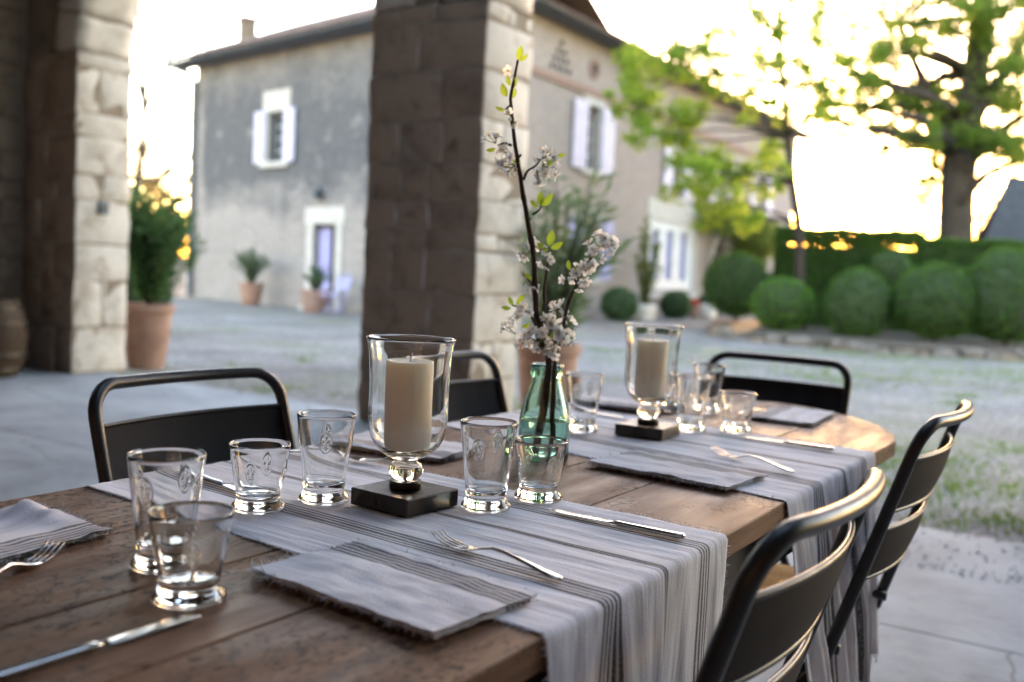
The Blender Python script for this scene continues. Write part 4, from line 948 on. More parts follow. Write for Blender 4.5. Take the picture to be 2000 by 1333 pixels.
# ------------------------------------------------------------------ runners
def threads(P, D, L, w=.0007, droop=0.0):
    """thin two-segment ribbons"""
    mb = MB()
    for p, d in zip(P, D):
        p = Vector(p); d = Vector(d).normalized(); l = L*random.uniform(.45,1.25); sd_ = d.cross(Vector((0,0,1)))
        sd_ = (sd_.normalized() if sd_.length > .05 else Vector((1,0,0)))*w
        m1 = p + d*l*.5 + Vector(rng.normal(size=3))*l*.16; e = p + d*l + Vector(rng.normal(size=3))*l*.30 - Vector((0,0,droop*l))
        mb.add([p-sd_,p+sd_,m1+sd_,m1-sd_,e+sd_*.4,e-sd_*.4], [(0,1,2,3),(3,2,4,5)])
    return mb
def runner(label, near, far, hangR, hangL, edgeR, nfold, amp, ph, gather):
    NT, NV = 300, 110; r_ = .010
    x_r, x_l = NE - .006, NW + .006     # where the cloth starts to bend, inside the table edges
    flat = x_r - x_l; arc = r_*math.pi/2 + .0
    T0, T1 = -(flat + arc + hangL), arc + hangR
    V = np.zeros((NT+1, NV+1, 3)); UV = np.zeros((NT+1, NV+1, 2))
    for i in range(NT+1):
        t = T0 + (T1-T0)*i/NT
        d = 0.0; sgn = 1
        if t > 0:
            if t < arc: a = t/r_; n_, z = x_r + r_*math.sin(a), -r_ + r_*math.cos(a)
            else: n_, z = x_r + r_, -r_ - (t-arc); d = t-arc
        elif t > -flat: n_, z = x_r + t, 0.0
        else:
            q = -(t+flat); sgn = -1
            if q < arc: a = q/r_; n_, z = x_l - r_*math.sin(a), -r_ + r_*math.cos(a)
            else: n_, z = x_l - r_, -r_ - (q-arc); d = q-arc
        nf = max(min(n_, x_r), x_l)
        s0, s1 = near(nf), far(nf)
        if sgn > 0 and d > 0: s0 += gather[0](d); s1 += gather[1](d)
        for j in range(NV+1):
            v = j/NV
            ew = .0035*mnoise.noise((t*16+ph, 0 if v < .5 else 9, 1)) * (1-min(1,min(v,1-v)*14))
            s_ = s0 + (s1-s0)*v + ew
            k = min(1, d/.30)**.8; e = k*amp*(.75+.9*mnoise.noise((v*3.1+ph, d*1.5, 11))); v0 = v; v = v + .07*mnoise.noise((v*3.7+ph*2, d*.8, 21))
            fo = e*(math.sin(2*math.pi*nfold*v + ph + 1.6*d) + .55*math.sin(2*math.pi*nfold*2.3*v + 2.1*ph) + .35*math.sin(2*math.pi*nfold*4.7*v + ph*3)) + e*.75
            dn = sgn*fo; ds = e*.55*math.cos(2*math.pi*nfold*v + ph) if d > 0 else 0
            v = v0; wr = 0
            if d == 0:   # soft ripples lying along the cloth
                wr = .0010*mnoise.noise((s_*46+ph, n_*2.2, 2)) + .0008*mnoise.noise((s_*110, n_*5+ph, 5)) + .0007
                rid = math.exp(-((v-.02)/.03)**2) + math.exp(-((v-.98)/.03)**2); wr += rid*.0022*max(0, mnoise.noise((n_*11+ph, v*3, 7)))
            V[i,j] = (n_ + dn, s_ + ds, TZ + .0016 + z + wr); UV[i,j] = (v*.47, t)
    idx = np.arange((NT+1)*(NV+1)).reshape(NT+1,NV+1)
    F_ = np.stack([idx[:-1,:-1],idx[1:,:-1],idx[1:,1:],idx[:-1,1:]],-1).reshape(-1,4)
    me = bpy.data.meshes.new('table_runner'); me.from_pydata(V.reshape(-1,3).tolist(), [], F_[:, ::-1].tolist()); me.materials.append(M_RUNNER)
    me.polygons.foreach_set('use_smooth', [True]*len(me.polygons)); set_uv(me, UV.reshape(-1,2)); me.update()
    o = put('table_runner', me, None, W(0,0,0), (0,0,-A)); tag(o, label, 'table runner', 'striped runners across the table')
    sm = o.modifiers.new('thickness','SOLIDIFY'); sm.thickness = .0010; sm.offset = 1
    P = []; D = []
    for i in range(0, NT, 1):
        for q in range(2):
            for j, sg in ((0,-1),(NV,1)):
                w_ = random.random(); P.append(V[i,j]*(1-w_)+V[i+1,j]*w_); D.append((rng.normal()*.5, sg, rng.normal()*.25+.05))
    stuff(threads(P, D, .0065).build('fringe', M_THREAD, o))
    P = []; D = []
    for i_ in (0, NT):
        for j in range(NV):
            for q in range(3): P.append(V[i_,j]*(1-q/3)+V[i_,j+1]*q/3); D.append((rng.normal()*.2, rng.normal()*.25, -1))
    stuff(threads(P, D, .028, .0009).build('end_fringe', M_THREAD, o))
    return o
runner('striped linen runner under the candle holder and the sharp row of glasses', lambda n: .818 + (NE-n)*.10, lambda n: 1.312 + (NE-n)*.05, .52, .22, NE, 2.2, .013, 1.3, (lambda d: d*.05, lambda d: -d*.10))
runner('striped linen runner at the round end of the table, hanging in gathered folds', lambda n: 1.585 + (NE-n)*.23, lambda n: 2.205 + (NE-n)*.12, .46, .22, NE, 4.2, .017, 4.0, (lambda d: .55*d, lambda d: d*.22))

# ------------------------------------------------------------------ glasses
def seg_d(x, y, a, b_):
    vx, vy = b_[0]-a[0], b_[1]-a[1]; t = max(0, min(1, ((x-a[0])*vx+(y-a[1])*vy)/(vx*vx+vy*vy+1e-12)))
    return math.hypot(x-a[0]-vx*t, y-a[1]-vy*t)
def fleur(x, y):
    e = math.hypot(x, y)
    if e > 1.12: return 0.0
    h = .55*max(0, 1-abs(e-.95)/.11); xa = abs(x)
    if -.22 < y < .72: h = max(h, max(0, 1-(xa/(.20*max(.001, math.sin(math.pi*(y+.22)/.94))**.8))**2)**.5 if xa < .20*max(.001, math.sin(math.pi*(y+.22)/.94))**.8 else 0)
    sg = [(.10,-.16),(.24,.08),(.40,.26),(.57,.18),(.55,.02)]
    d = min(seg_d(xa,y,p,q) for p, q in zip(sg, sg[1:])); h = max(h, max(0, 1-(d/.11)**2))
    h = max(h, max(0, 1-(seg_d(xa,y,(0,-.24),(.36,-.24))/.075)**2))
    h = max(h, max(0, 1-(seg_d(xa,y,(0,-.28),(0,-.66))/.11)**2), max(0, 1-(seg_d(xa,y,(.06,-.30),(.34,-.50))/.085)**2))
    return h
def glass_mesh(name, H_, Rr, Rb, zc, base_t):
    n_ = 300; nmed = 4; hw, hh = .0080, .0155
    outer = [(0,.0006),(.020,.0004),(Rb+.0035,.0),(Rb+.0062,.0016),(Rb+.0068,.004),(Rb+.0055,.0075),(Rb+.0025,.011),(Rb+.0002,.0145),(Rb-.0010,.0175),(Rb-.0006,.020)]
    def ro(z): return Rb + (Rr-Rb)*(max(0,z-.020)/(H_-.020))**1.08
    zs_ = list(np.arange(.024, zc-hh*1.15, .005)) + list(np.arange(zc-hh*1.15, zc+hh*1.15, .00085)) + list(np.arange(zc+hh*1.15+.003, H_-.0015, .005))
    outer += [(ro(z), z) for z in zs_] + [(ro(H_)-.0001,H_-.0010),(ro(H_)-.0006,H_-.0003),(ro(H_)-.0012,H_),(ro(H_)-.0019,H_-.0004),(ro(H_)-.0023,H_-.0015)]
    inner = [(ro(z)-.0023-.0010*(1-(z-base_t)/(H_-base_t)), z) for z in np.linspace(H_-.006, base_t+.004, 22)]
    inner += [(ro(base_t)-.0060, base_t+.0010),(ro(base_t)-.0110, base_t),(.010, base_t-.0006),(0, base_t-.0008)]
    cut = len(outer); prof = outer + inner
    mb = MB(); state = {}
    def fn(a, z, r_):
        if abs(z-zc) > hh*1.15 or r_ < ro(z)-.001: return 0.0
        k = round(a/(2*math.pi/nmed)); da = a-k*2*math.pi/nmed
        x = da*r_/hw
        return .00115*fleur(x, (z-zc)/hh) if abs(x) < 1.15 else 0.0
    mb.lathe(prof, n_, fn); return mb.mesh(name, M_GLASS, smooth=True)
ME_TALL = glass_mesh('tall_glass', .128, .0425, .0300, .092, .027)
ME_TUMB = glass_mesh('tumbler', .092, .0425, .0305, .056, .022)
ZC = TZ + .0042      # top of the cloth
def glass(kind, s_, n_, label, z=ZC, rz=0.0):
    o = put('tall_glass' if kind == 't' else 'tumbler', ME_TALL if kind == 't' else ME_TUMB, None, W(n_,s_,z), (0,0,-A+rz))
    tag(o, label, 'glass', 'embossed drinking glasses on the table')
glass('u', .671,-.798, 'low embossed tumbler on bare wood, beside the knife point and a taller glass', TZ+.001, .9)
glass('t', .725,-.905, 'tall embossed glass on bare wood, standing right behind a tumbler', TZ+.001, .3)
glass('u', .969,-1.016, 'low embossed tumbler on the runner near the black handled knife', ZC, .5)
glass('t', 1.068,-.986, 'tall embossed glass on the runner beside the large candle holder, chair side', ZC, .75)
glass('t', 1.196,-.788, 'tall embossed glass between the large candle holder and a tumbler', ZC, .2)
glass('u', 1.302,-.762, 'low embossed tumbler at the tip of a knife, beside the green bottle', ZC, 1.1)
glass('t', 2.150,-.862, 'tall embossed glass on the far runner beside the far candle holder', ZC, .4)
glass('u', 2.222,-.778, 'low embossed tumbler on the far runner beside a tall glass', ZC, .9)
glass('t', 1.945,-1.035, 'tall embossed glass between the green bottle and the far candle holder', ZC, .1)
glass('t', 2.517,-.965, 'tall embossed glass at the round end of the table before the end chair', TZ+.001, .6)
glass('u', 2.450,-1.050, 'low embossed tumbler at the round end of the table behind the far candle holder', TZ+.001, .2)

# ------------------------------------------------------------------ hurricane candle holders
def holder(s_, n_, rz, label, clabel, tilt=0.0):
    t = tag(empty('candle_holder', W(n_,s_,ZC), -A+rz), label, 'candle holder', 'glass candle holders on dark bases')
    if holder.me is None:
        mb = MB(); q = .0555; mb.bevbox(-q,q,-q,q,0,.025,.0018); b_ = mb.mesh('base', M_BRONZE)
        mb = MB(); mb.lathe([(0,.0252),(.0225,.0252),(.0235,.027),(.0235,.0345),(.0225,.037),(0,.037)], 40); c = mb.mesh('collar', M_BRONZE, smooth=35)
        mb = MB(); mb.lathe([(0,.0372),(.0165,.0372)] + [(.0250*math.sin(a), .0520-.0168*math.cos(a)) for a in np.linspace(.75,2.45,20)] + [(.0150,.0665),(0,.0668)], 56); k = mb.mesh('knob', M_AMBER, smooth=True)
        out = [(0,.0672),(.012,.0674),(.020,.0688),(.030,.0735),(.0390,.0795),(.0465,.0880),(.0525,.0990),(.0560,.1120),(.0572,.1260),(.0572,.1450),(.0570,.1650),(.0572,.1850),(.0580,.2050),(.0594,.2220),(.0615,.2340),(.0636,.2405),(.0646,.2428),(.0642,.2440),(.0630,.2444),(.0617,.2436)]
        inn = [(.0600,.2405),(.0582,.2330),(.0563,.2200),(.0550,.2040),(.0542,.1850),(.0540,.1650),(.0541,.1450),(.0541,.1270),(.0527,.1140),(.0490,.1010),(.0430,.0910),(.0350,.0840),(.0250,.0800),(.012,.0786),(0,.0784)]
        ph = 2.0
        def wob(a, z, r_): return .0006*mnoise.noise((math.cos(a)*1.5, math.sin(a)*1.5, z*18)) + .0004*math.sin(2*a+1)*(1 if z > .2 else .4)
        mb = MB(); mb.lathe(out+inn, 96, wob); bw_ = mb.mesh('bowl', M_HGLASS, smooth=True)
        holder.me = (b_, c, k, bw_)
        mb = MB(); mb.lathe([(0,.0),(.0318,.0),(.0336,.0014),(.0342,.004),(.0342,.1275),(.0338,.1295),(.0325,.1300),(.0315,.1292),(.010,.1284),(.004,.1278),(0,.1276)], 72, lambda a, z, r_: .00022*mnoise.noise((a*2.2, z*9, 3)))
        holder.can = mb.mesh('candle', M_WAX, smooth=40)
        mb = MB(); mb.tube([(0,0,.126),(.0006,0,.133),(.0022,.0004,.1375),(.0034,.0004,.1415)], [.0013,.0012,.0011,.0009], 8); holder.wick = mb.mesh('wick', M_THREAD, smooth=True)
        mb = MB(); mb.lathe([(0,0),(.0050,0),(.0056,.0006),(.0050,.0012),(.0036,.0016),(0,.0010)], 16); holder.rv = mb.mesh('rivet', M_BRONZE, smooth=True)
    for nm, me in zip(('base','collar','knob','bowl'), holder.me): put(nm, me, t)
    b_ = t.children[0]
    for dx in (-.008,.0065): put('rivet', holder.rv, b_, (dx,-.0556,.0125), (R(90),0,0))
    for me in (): pass
    c = put('candle', holder.can, None, W(n_,s_,ZC+.0816), (R(.8),0,-A+rz+.4)); put('wick', holder.wick, c)
    tag(c, clabel, 'candle', 'ivory pillar candles')
holder.me = None
holder(1.128,-.884,R(-4),'large clear glass candle holder on a square dark base, among the sharp glasses','thick ivory candle with a bare wick in the large candle holder between two tall glasses')
holder(2.010,-.905,R(3),'glass candle holder on a square dark base behind the green bottle, on the far runner','thick ivory candle in the far candle holder behind the green bottle')

# ------------------------------------------------------------------ bottle with blossom branches
BN, BS = -.925, 1.590
bt = tag(empty('glass_bottle', W(BN,BS,TZ+.001), -A), 'green glass bottle half full of water on the bare wood between the runners', 'bottle')
ob_ = [(0,.0030),(.020,.0016),(.040,.0),(.0450,.0012),(.0472,.0045),(.0475,.012),(.0475,.060),(.0472,.074),(.0458,.086),(.0425,.102),(.0375,.120),(.0325,.136),(.0292,.148),(.0282,.155),(.0284,.160),(.0304,.163),(.0306,.168),(.0290,.1715),(.0306,.1745),(.0308,.1785),(.0300,.1805),(.0285,.1808)]
ib_ = [(.0262,.1800),(.0252,.172),(.0250,.156),(.0258,.149),(.0292,.1375),(.0342,.1215),(.0393,.1030),(.0427,.0865),(.0440,.0735),(.0443,.060),(.0443,.0140),(.0430,.0085),(.0380,.0062),(.020,.0072),(0,.0085)]
mb = MB(); mb.lathe(ob_+ib_, 80, lambda a, z, r_: .0005*mnoise.noise((math.cos(a)*2, math.sin(a)*2, z*30))); mb.build('bottle_body', M_GREEN, bt, smooth=True)
mb = MB(); mb.lathe([(0,.0087),(.020,.0074),(.0380,.0064),(.0429,.0087),(.0442,.0142),(.0442,.060),(.0439,.0735),(.0436,.0768),(.0420,.0760),(.03,.0758),(0,.0757)], 72); mb.build('water', M_WATER, bt, smooth=40)

def petal_flower(seed_):
    random.seed(seed_); mb = MB()
    mb.cur = 0
    for i in range(5):
        a = 2*math.pi*i/5 + random.uniform(-.12,.12); L_ = random.uniform(.0100,.0122); w = random.uniform(.0042,.0052); up = random.uniform(.15,.6)
        rows = [(0.0012,.0008),(L_*.35,w*.62),(L_*.68,w),(L_*.92,w*.72),(L_,w*.15)]; vs_ = []
        for (d, q) in rows:
            z = d*up*(.5+.7*d/L_) ; 
            for sx, zz in ((-1,.0013*q/w),(0,-.0006),(1,.0013*q/w)): 
                x = d; y = sx*q; vs_.append((x*math.cos(a)-y*math.sin(a), x*math.sin(a)+y*math.cos(a), z+zz))
        fs_ = [(r_*3+c, r_*3+c+1, (r_+1)*3+c+1, (r_+1)*3+c) for r_ in range(4) for c in range(2)]
        mb.add(vs_, fs_)
    mb.cur = 1
    for i in range(12):
        a = random.random()*6.28; q = random.uniform(.0015,.0042); e = Vector((math.cos(a)*q, math.sin(a)*q, random.uniform(.005,.0075)))
        mb.tube([(0,0,.0005), e], .00018, 3, cap=False); mb.add([e+Vector(v)*.0005 for v in ((1,0,0),(-.5,.9,0),(-.5,-.9,0),(0,0,1.3))], [(0,1,3),(1,2,3),(2,0,3),(0,2,1)])
    mb.cur = 2; mb.lathe([(0,-.0042),(.0013,-.0036),(.0019,-.0016),(.0021,.0006)], 8)
    return mb.mesh('flower', [M_PETAL, M_STAMEN, M_SEPAL], smooth=True)
FL = [petal_flower(40+i) for i in range(6)]
def bud_mesh():
    mb = MB(); mb.cur = 0; mb.lathe([(0,.0078),(.0022,.0068),(.0034,.0042),(.0026,.0012),(.0018,.0)], 10); mb.cur = 1; mb.lathe([(.0020,.0006),(.0026,-.0005),(.0018,-.0030),(0,-.0042)], 8)
    return mb.mesh('flower_bud', [M_PETAL, M_SEPAL], smooth=True)
BUD = bud_mesh()
def leafm(L_, w):
    mb = MB(); vs_ = []; k = 7
    for i in range(k):
        u_ = i/(k-1); q = w*math.sin(math.pi*min(1,u_**.85))**.8*.5 if 0 < i < k-1 else .0003; z = .22*L_*u_*u_*-1 + .10*L_*u_
        for sx in (-1,0,1): vs_.append((L_*u_, sx*q, z + abs(sx)*q*.45))
    mb.add(vs_, [(r_*3+c, r_*3+c+1, (r_+1)*3+c+1, (r_+1)*3+c) for r_ in range(k-1) for c in range(2)]); return mb.mesh('leaf', M_NEWLEAF, smooth=True)
LF = [leafm(.026,.013), leafm(.019,.009), leafm(.032,.015)]
random.seed(21)
DBR = 1.80
base_w = W(BN,BS,TZ+.012)
def branch(name, label, paths, flowers, leaves):
    t = tag(empty(name, base_w), label, 'branch')
    mb = MB(); allp = []
    for pts_, r0, r1 in paths:
        q = [(Vector(p) if len(p) == 3 and not isinstance(p[0], int) else at(p[0],p[1],DBR+(p[2] if len(p) > 2 else 0))) - base_w for p in pts_]
        # smooth by subdivision with small knots
        s_ = []
        for i in range(len(q)-1):
            p0, p1, p2, p3 = q[max(i-1,0)], q[i], q[i+1], q[min(i+2,len(q)-1)]
            for j in range(7):
                u_ = j/7; s_.append(.5*((2*p1)+(p2-p0)*u_+(2*p0-5*p1+4*p2-p3)*u_*u_+(3*p1-p0-3*p2+p3)*u_**3))
        s_.append(q[-1]); n_ = len(s_)
        rad = [(r0+(r1-r0)*i/(n_-1))*(1+.16*mnoise.noise((i*.8,r0*900,2))+(.22 if i % 9 == 4 else 0)) for i in range(n_)]
        mb.tube([p + Vector((mnoise.noise(p*60),mnoise.noise(p*60+Vector((9,0,0))),0))*.0012 for p in s_], rad, 9); allp += s_
    stem = mb.build('stem', M_TWIG, t, smooth=True)
    tw = MB()
    for (x, y, k, spread, dz) in flowers:
        c = at(x,y,DBR+dz) - base_w; near = min(allp, key=lambda p: (p-c).length)
        for i in range(k):
            off = Vector(rng.normal(size=3)); off.normalize(); p = c + off*spread*1.25*random.uniform(.35,1)*Vector((1,1,1)).length/1.73
            d = (p - near).normalized()*.9 + off*.7 + Vector((0,-.35,.1)); d.normalize()
            if random.random() < .10: o = put('flower_bud', BUD, t, p, d.to_track_quat('Z','Y').to_euler())
            else:
                o = put('flower', random.choice(FL), t, p, (d.to_track_quat('Z','Y').to_matrix() @ Matrix.Rotation(random.random()*6.28,3,'Z')).to_euler()); s_ = random.uniform(.74,1.0); o.scale = (s_,s_,s_)
            a = near.lerp(c,.35); tw.tube([a, a.lerp(p,.6)+Vector((0,0,-.001)), p-d*.004], [.0008,.0006,.0007], 5)
    if tw.v: stuff(tw.build('flower_stalks', M_SEPAL, t, smooth=True))
    for (x, y, a, k, dz) in leaves:
        p = at(x,y,DBR+dz) - base_w; d = Vector((math.cos(R(a)), -.25, math.sin(R(a)))).normalized()
        mt = Matrix((d, d.cross(Vector((0,-1,.5))).normalized(), d.cross(d.cross(Vector((0,-1,.5))).normalized()))).transposed()
        o = put('leaf', LF[k], t, p, mt.to_euler())
    return t
inb = base_w
branch('blossom_branch', 'tall dark branch of white cherry blossom rising from the green bottle',
  [([(base_w.x-.012,base_w.y+.004,base_w.z),(1072,712),(1052,655),(1046,580),(1042,500),(1030,430),(1020,370),(1010,310),(1002,250),(998,195),(1005,150),(1012,118)], .0068, .0022),
   ([(1022,352),(1030,335),(1045,325),(1056,312)], .0026, .0014), ([(1040,420),(1052,412),(1058,402)], .0024,.0012), ([(1048,640),(1035,615),(1012,600),(1000,597)], .0024,.0013),
   ([(1052,660),(1062,600),(1064,555),(1070,515),(1075,490)], .0034,.0016), ([(1043,560),(1030,545),(1022,535)], .0022,.0012), ([(1000,285),(985,280),(972,285)], .0026,.0014), ([(1010,310),(1018,302)], .003,.0016), ([(998,205),(986,215)], .002,.0014),
   ([(1036,430),(1028,420)], .0026,.0014), ([(1039,465),(1030,455)], .0026,.0014), ([(1066,690),(1045,665),(1020,660)], .0022,.0012)],
  [(990,138,1,.004,-.01),(1000,232,4,.011,-.01),(962,272,4,.013,0),(988,305,6,.017,-.01),(995,325,6,.016,0),(978,330,3,.012,.01),(1065,305,7,.018,-.01),(1075,330,7,.018,.01),(1058,345,5,.014,0),(1085,315,4,.012,0),
   (1025,495,4,.012,-.01),(1050,482,3,.010,0),(1066,508,4,.012,-.01),(1035,470,2,.008,.01),(1040,560,3,.010,0),(1005,615,5,.014,0),(985,640,3,.010,0),(1020,605,4,.012,-.02),
   (1040,650,5,.016,-.02),(1030,665,4,.014,-.01),(1012,672,2,.009,0),(1055,668,6,.017,-.02),(1070,650,7,.018,-.02),(1090,665,4,.012,0)],
  [(1012,118,80,0,0),(1014,118,30,1,0),(996,168,110,1,0),(1003,172,80,1,0),(990,190,115,0,-.01),(1000,192,70,1,0),(968,290,200,1,0),(1000,310,330,1,0),(1056,402,95,0,-.01),(1056,402,45,2,0),(1050,405,140,1,0),(1072,482,80,2,-.01),(1075,485,25,0,0),(1070,490,150,0,0),
   (1002,597,120,1,0),(1008,597,55,0,0),(998,602,180,1,0),(1040,545,150,1,0),(1078,310,20,0,0),(1070,325,60,1,-.02),(1035,632,210,1,0),(986,215,170,1,0)])
branch('blossom_branch', 'short dark branch of white cherry blossom leaning to the right over the green bottle',
  [([(base_w.x+.014,base_w.y-.006,base_w.z),(1084,712),(1096,660),(1108,600),(1124,560),(1142,525),(1162,495),(1195,465)], .0046, .0016),
   ([(1126,556),(1120,540),(1112,528)], .0022,.0012), ([(1160,498),(1156,485),(1152,478)], .0018,.0011)],
  [(1185,478,6,.015,-.01),(1175,462,4,.012,0),(1195,470,3,.010,0),(1152,482,3,.009,-.01),(1148,520,7,.017,0),(1135,545,6,.016,-.01),(1110,548,3,.010,0),(1122,530,2,.009,.01),(1160,505,3,.010,-.01),
   (1085,615,6,.016,-.01),(1075,640,7,.017,-.02),(1098,648,8,.020,-.01),(1110,640,6,.016,0),(1092,628,4,.012,.01),(1118,660,4,.012,0),(1102,600,3,.010,0),(1085,690,3,.008,-.02),(1072,685,3,.008,-.01)],
  [(1112,528,100,1,0),(1118,535,60,1,0),(1100,655,340,1,-.02),(1085,645,240,1,-.02),(1180,478,200,1,0)])

# ------------------------------------------------------------------ cutlery (lies along local x, handle end at 0)
def knife_meshes():
    h = MB(); h.loft([((0,0,.0050),.007,.004),((.002,0,.0050),.0115,.0072),((.010,0,.0050),.0150,.0080),((.022,0,.0048),.0150,.0075),((.055,0,.0046),.0125,.0070),((.088,0,.0045),.0105,.0066),((.098,0,.0045),.0120,.0072),((.104,0,.0045),.0090,.0060),((.110,0,.0045),.0105,.0040)], 16)
    b_ = MB(); b_.loft([((.108,0,.0045),.0110,.0030),((.118,.0005,.0042),.0160,.0018),((.150,.0008,.0040),.0185,.0016),((.185,.0010,.0038),.0180,.0015),((.203,.0002,.0037),.0145,.0013),((.211,-.0015,.0036),.0085,.0012),((.2145,-.003,.0036),.002,.0010)], 12)
    return h.mesh('handle', M_SILVER, smooth=True), b_.mesh('blade', M_SILVER, smooth=True)
def fork_meshes():
    h = MB(); h.loft([((0,0,.0034),.006,.0022),((.003,0,.0036),.0120,.0034),((.012,0,.0042),.0165,.0040),((.028,0,.0058),.0135,.0036),((.055,0,.0098),.0090,.0036),((.085,0,.0135),.0062,.0038),((.108,0,.0140),.0052,.0040),((.122,0,.0110),.0072,.0032),((.132,0,.0078),.0150,.0022),((.142,0,.0054),.0225,.0018),((.152,0,.0040),.0245,.0016),((.156,0,.0038),.0244,.0015)], 12)
    tn = MB(); tn.loft([((.154,0,.0038),.0040,.0016),((.170,0,.0040),.0034,.0015),((.184,0,.0060),.0030,.0014),((.196,0,.0098),.0026,.0013),((.205,0,.0142),.0013,.0010)], 8)
    return h.mesh('handle', M_SILVER, smooth=True), tn.mesh('tine', M_SILVER, smooth=True)
KH, KB = knife_meshes(); FH, FT = fork_meshes()
def lay(kind, end, tip, label, z, roll=0.0):
    (s0,n0),(s1,n1) = end, tip; a = math.atan2(s1-s0, n1-n0)
    t = tag(empty('knife' if kind == 'k' else 'fork', W(n0,s0,z), -A + a), label, 'knife' if kind == 'k' else 'fork', 'silver cutlery laid on the table')
    t.rotation_euler.x = roll
    if kind == 'k': put('handle', KH, t); put('blade', KB, t)
    else:
        put('handle', FH, t)
        for y in (-.0099,-.0033,.0033,.0099): put('tine', FT, t, (0,y,0))
lay('f', (.966,-.530), (1.004,-.742), 'silver fork lying on the runner beside the striped napkin, sharp', ZC)
lay('k', (1.236,-.494), (1.246,-.708), 'silver knife lying on the runner with its tip at a tumbler', ZC-.001)
lay('f', (1.812,-.520), (1.902,-.722), 'silver fork on the far runner beside a frayed napkin', ZC)
lay('k', (2.136,-.531), (2.152,-.740), 'silver knife on the far runner pointing at two glasses', ZC-.001)
lay('k', (.428,-.757), (.643,-.749), 'silver knife on bare wood pointing at the tumbler', TZ+.0004)
lay('f', (.500,-.938), (.674,-1.034), 'silver fork leaning on the napkin on bare wood', TZ+.0006)
lay('k', (1.052,-1.262), (1.008,-1.052), 'silver knife on the runner pointing from the chair to a tumbler', ZC-.001)
lay('f', (1.285,-1.285), (1.336,-1.090), 'silver fork on the runner behind the large candle holder', ZC)
lay('f', (2.672,-.852), (2.490,-.862), 'silver fork beside the napkin at the round end of the table', TZ+.0006)
lay('k', (2.22,-1.27), (2.20,-1.06), 'silver knife on the far runner behind the far candle holder', ZC-.001)

# ------------------------------------------------------------------ napkins
def napkin(s_, n_, L_, Wd, rot, label, z, ph, curl=None):
    NX, NY = 44, 26; mb = MB(); UV = []
    layers = 4; th = .0020
    for l in range(layers):
        ins = .0012*(layers-1-l); ox, oy = random.uniform(-.002,.002), random.uniform(-.0025,.0025)
        for face in (0,1):
            vs_ = []
            for i in range(NX+1):
                for j in range(NY+1):
                    u_, v = i/NX, j/NY
                    x = (u_-.5)*(L_-2*ins) + ox; y = (v-.5)*(Wd-2*ins) + oy
                    x += .0022*mnoise.noise((v*9+ph, l*3+(0 if u_ < .5 else 7), 1))*(1-min(1,min(u_,1-u_)*10)); y += .0024*mnoise.noise((u_*13+ph, l*5+(0 if v < .5 else 7), 4))*(1-min(1,min(v,1-v)*10))
                    lift = .0030*mnoise.noise((u_*4+ph, v*3, l*.25)) + .0012*mnoise.noise((u_*11+ph, v*6, 2)) + .0005*l*mnoise.noise((u_*9, v*7+ph, 3))
                    edge = min(u_,1-u_,v,1-v); rd = -.0008*(1-min(1,edge*16))
                    zz = .001 + l*th*1.12 + (th if face else 0) + max(0, lift+.0008)*(.4+.25*l) + (rd if face else -rd*.6)
                    if curl: zz += curl(u_, v)*(l+1)/layers
                    vs_.append((x,y,zz)); UV.append((y+Wd/2, x))
            f = [(i*(NY+1)+j, (i+1)*(NY+1)+j, (i+1)*(NY+1)+j+1, i*(NY+1)+j+1) for i in range(NX) for j in range(NY)]
            if not face: f = [q[::-1] for q in f]
            b0 = mb.add(vs_, f)
        k = (NX+1)*(NY+1); a = b0-k; per = [i*(NY+1) for i in range(NX+1)] + [NX*(NY+1)+j for j in range(1,NY+1)] + [i*(NY+1)+NY for i in range(NX-1,-1,-1)] + [j for j in range(NY-1,0,-1)]
        for p, q in zip(per, per[1:]+per[:1]): mb.f.append((a+p,a+q,b0+q,b0+p)); mb.mi.append(0)
    me = mb.mesh('napkin', M_NAPKIN, smooth=60); set_uv(me, UV)
    o = put('napkin', me, None, W(n_,s_,z), (0,0,-A+rot)); tag(o, label, 'napkin', 'folded striped napkins')
    P = []; D = []; PD = []; DD = []
    top = layers*th*1.12
    for i in range(900):
        e = random.random(); zz = random.uniform(.001, top); 
        if e < .45: v = random.random(); p = Vector((-L_/2+.001, (v-.5)*Wd, zz)); d = Vector((-1, rng.normal()*.3, rng.normal()*.3+.1)); dk = v > .70
        elif e < .90: u_ = random.random(); p = Vector(((u_-.5)*L_, -Wd/2+.001, zz)); d = Vector((rng.normal()*.4, -1, rng.normal()*.3)); dk = zz < top*.6 and random.random() < .7
        else: u_ = random.random(); p = Vector(((u_-.5)*L_, Wd/2-.001, zz)); d = Vector((rng.normal()*.4, 1, rng.normal()*.3)); dk = random.random() < .3
        if curl: p.z += curl(p.x/L_+.5, p.y/Wd+.5)
        (PD if dk else P).append(p); (DD if dk else D).append(d)
    stuff(threads(P, D, .0075, .0006).build('fringe', M_THREAD, o)); stuff(threads(PD, DD, .0060, .0006).build('dark_fringe', M_DTHREAD, o))
    return o
napkin(.826,-.658,.272,.164,R(-6),'folded grey napkin with dark stripes, half on the runner beside the sharp fork',TZ+.0034,.7)
napkin(1.664,-.688,.278,.160,R(-6),'folded grey napkin with frayed dark edges on bare wood beside the far runner',TZ+.0030,3.1)
napkin(.612,-1.112,.285,.150,R(90)+R(186),'folded grey napkin with a curled fringe on bare wood beside two glasses',TZ+.0008,5.2,lambda u_, v: .022*math.exp(-((u_-.06)/.12)**2)*max(0,1-v*1.25)**.8*(.7+.5*mnoise.noise((v*9,u_*7,2))))
napkin(1.492,-1.178,.262,.165,R(6)+math.pi,'folded grey napkin at the chair side edge behind the large candle holder',TZ+.0008,7.7)
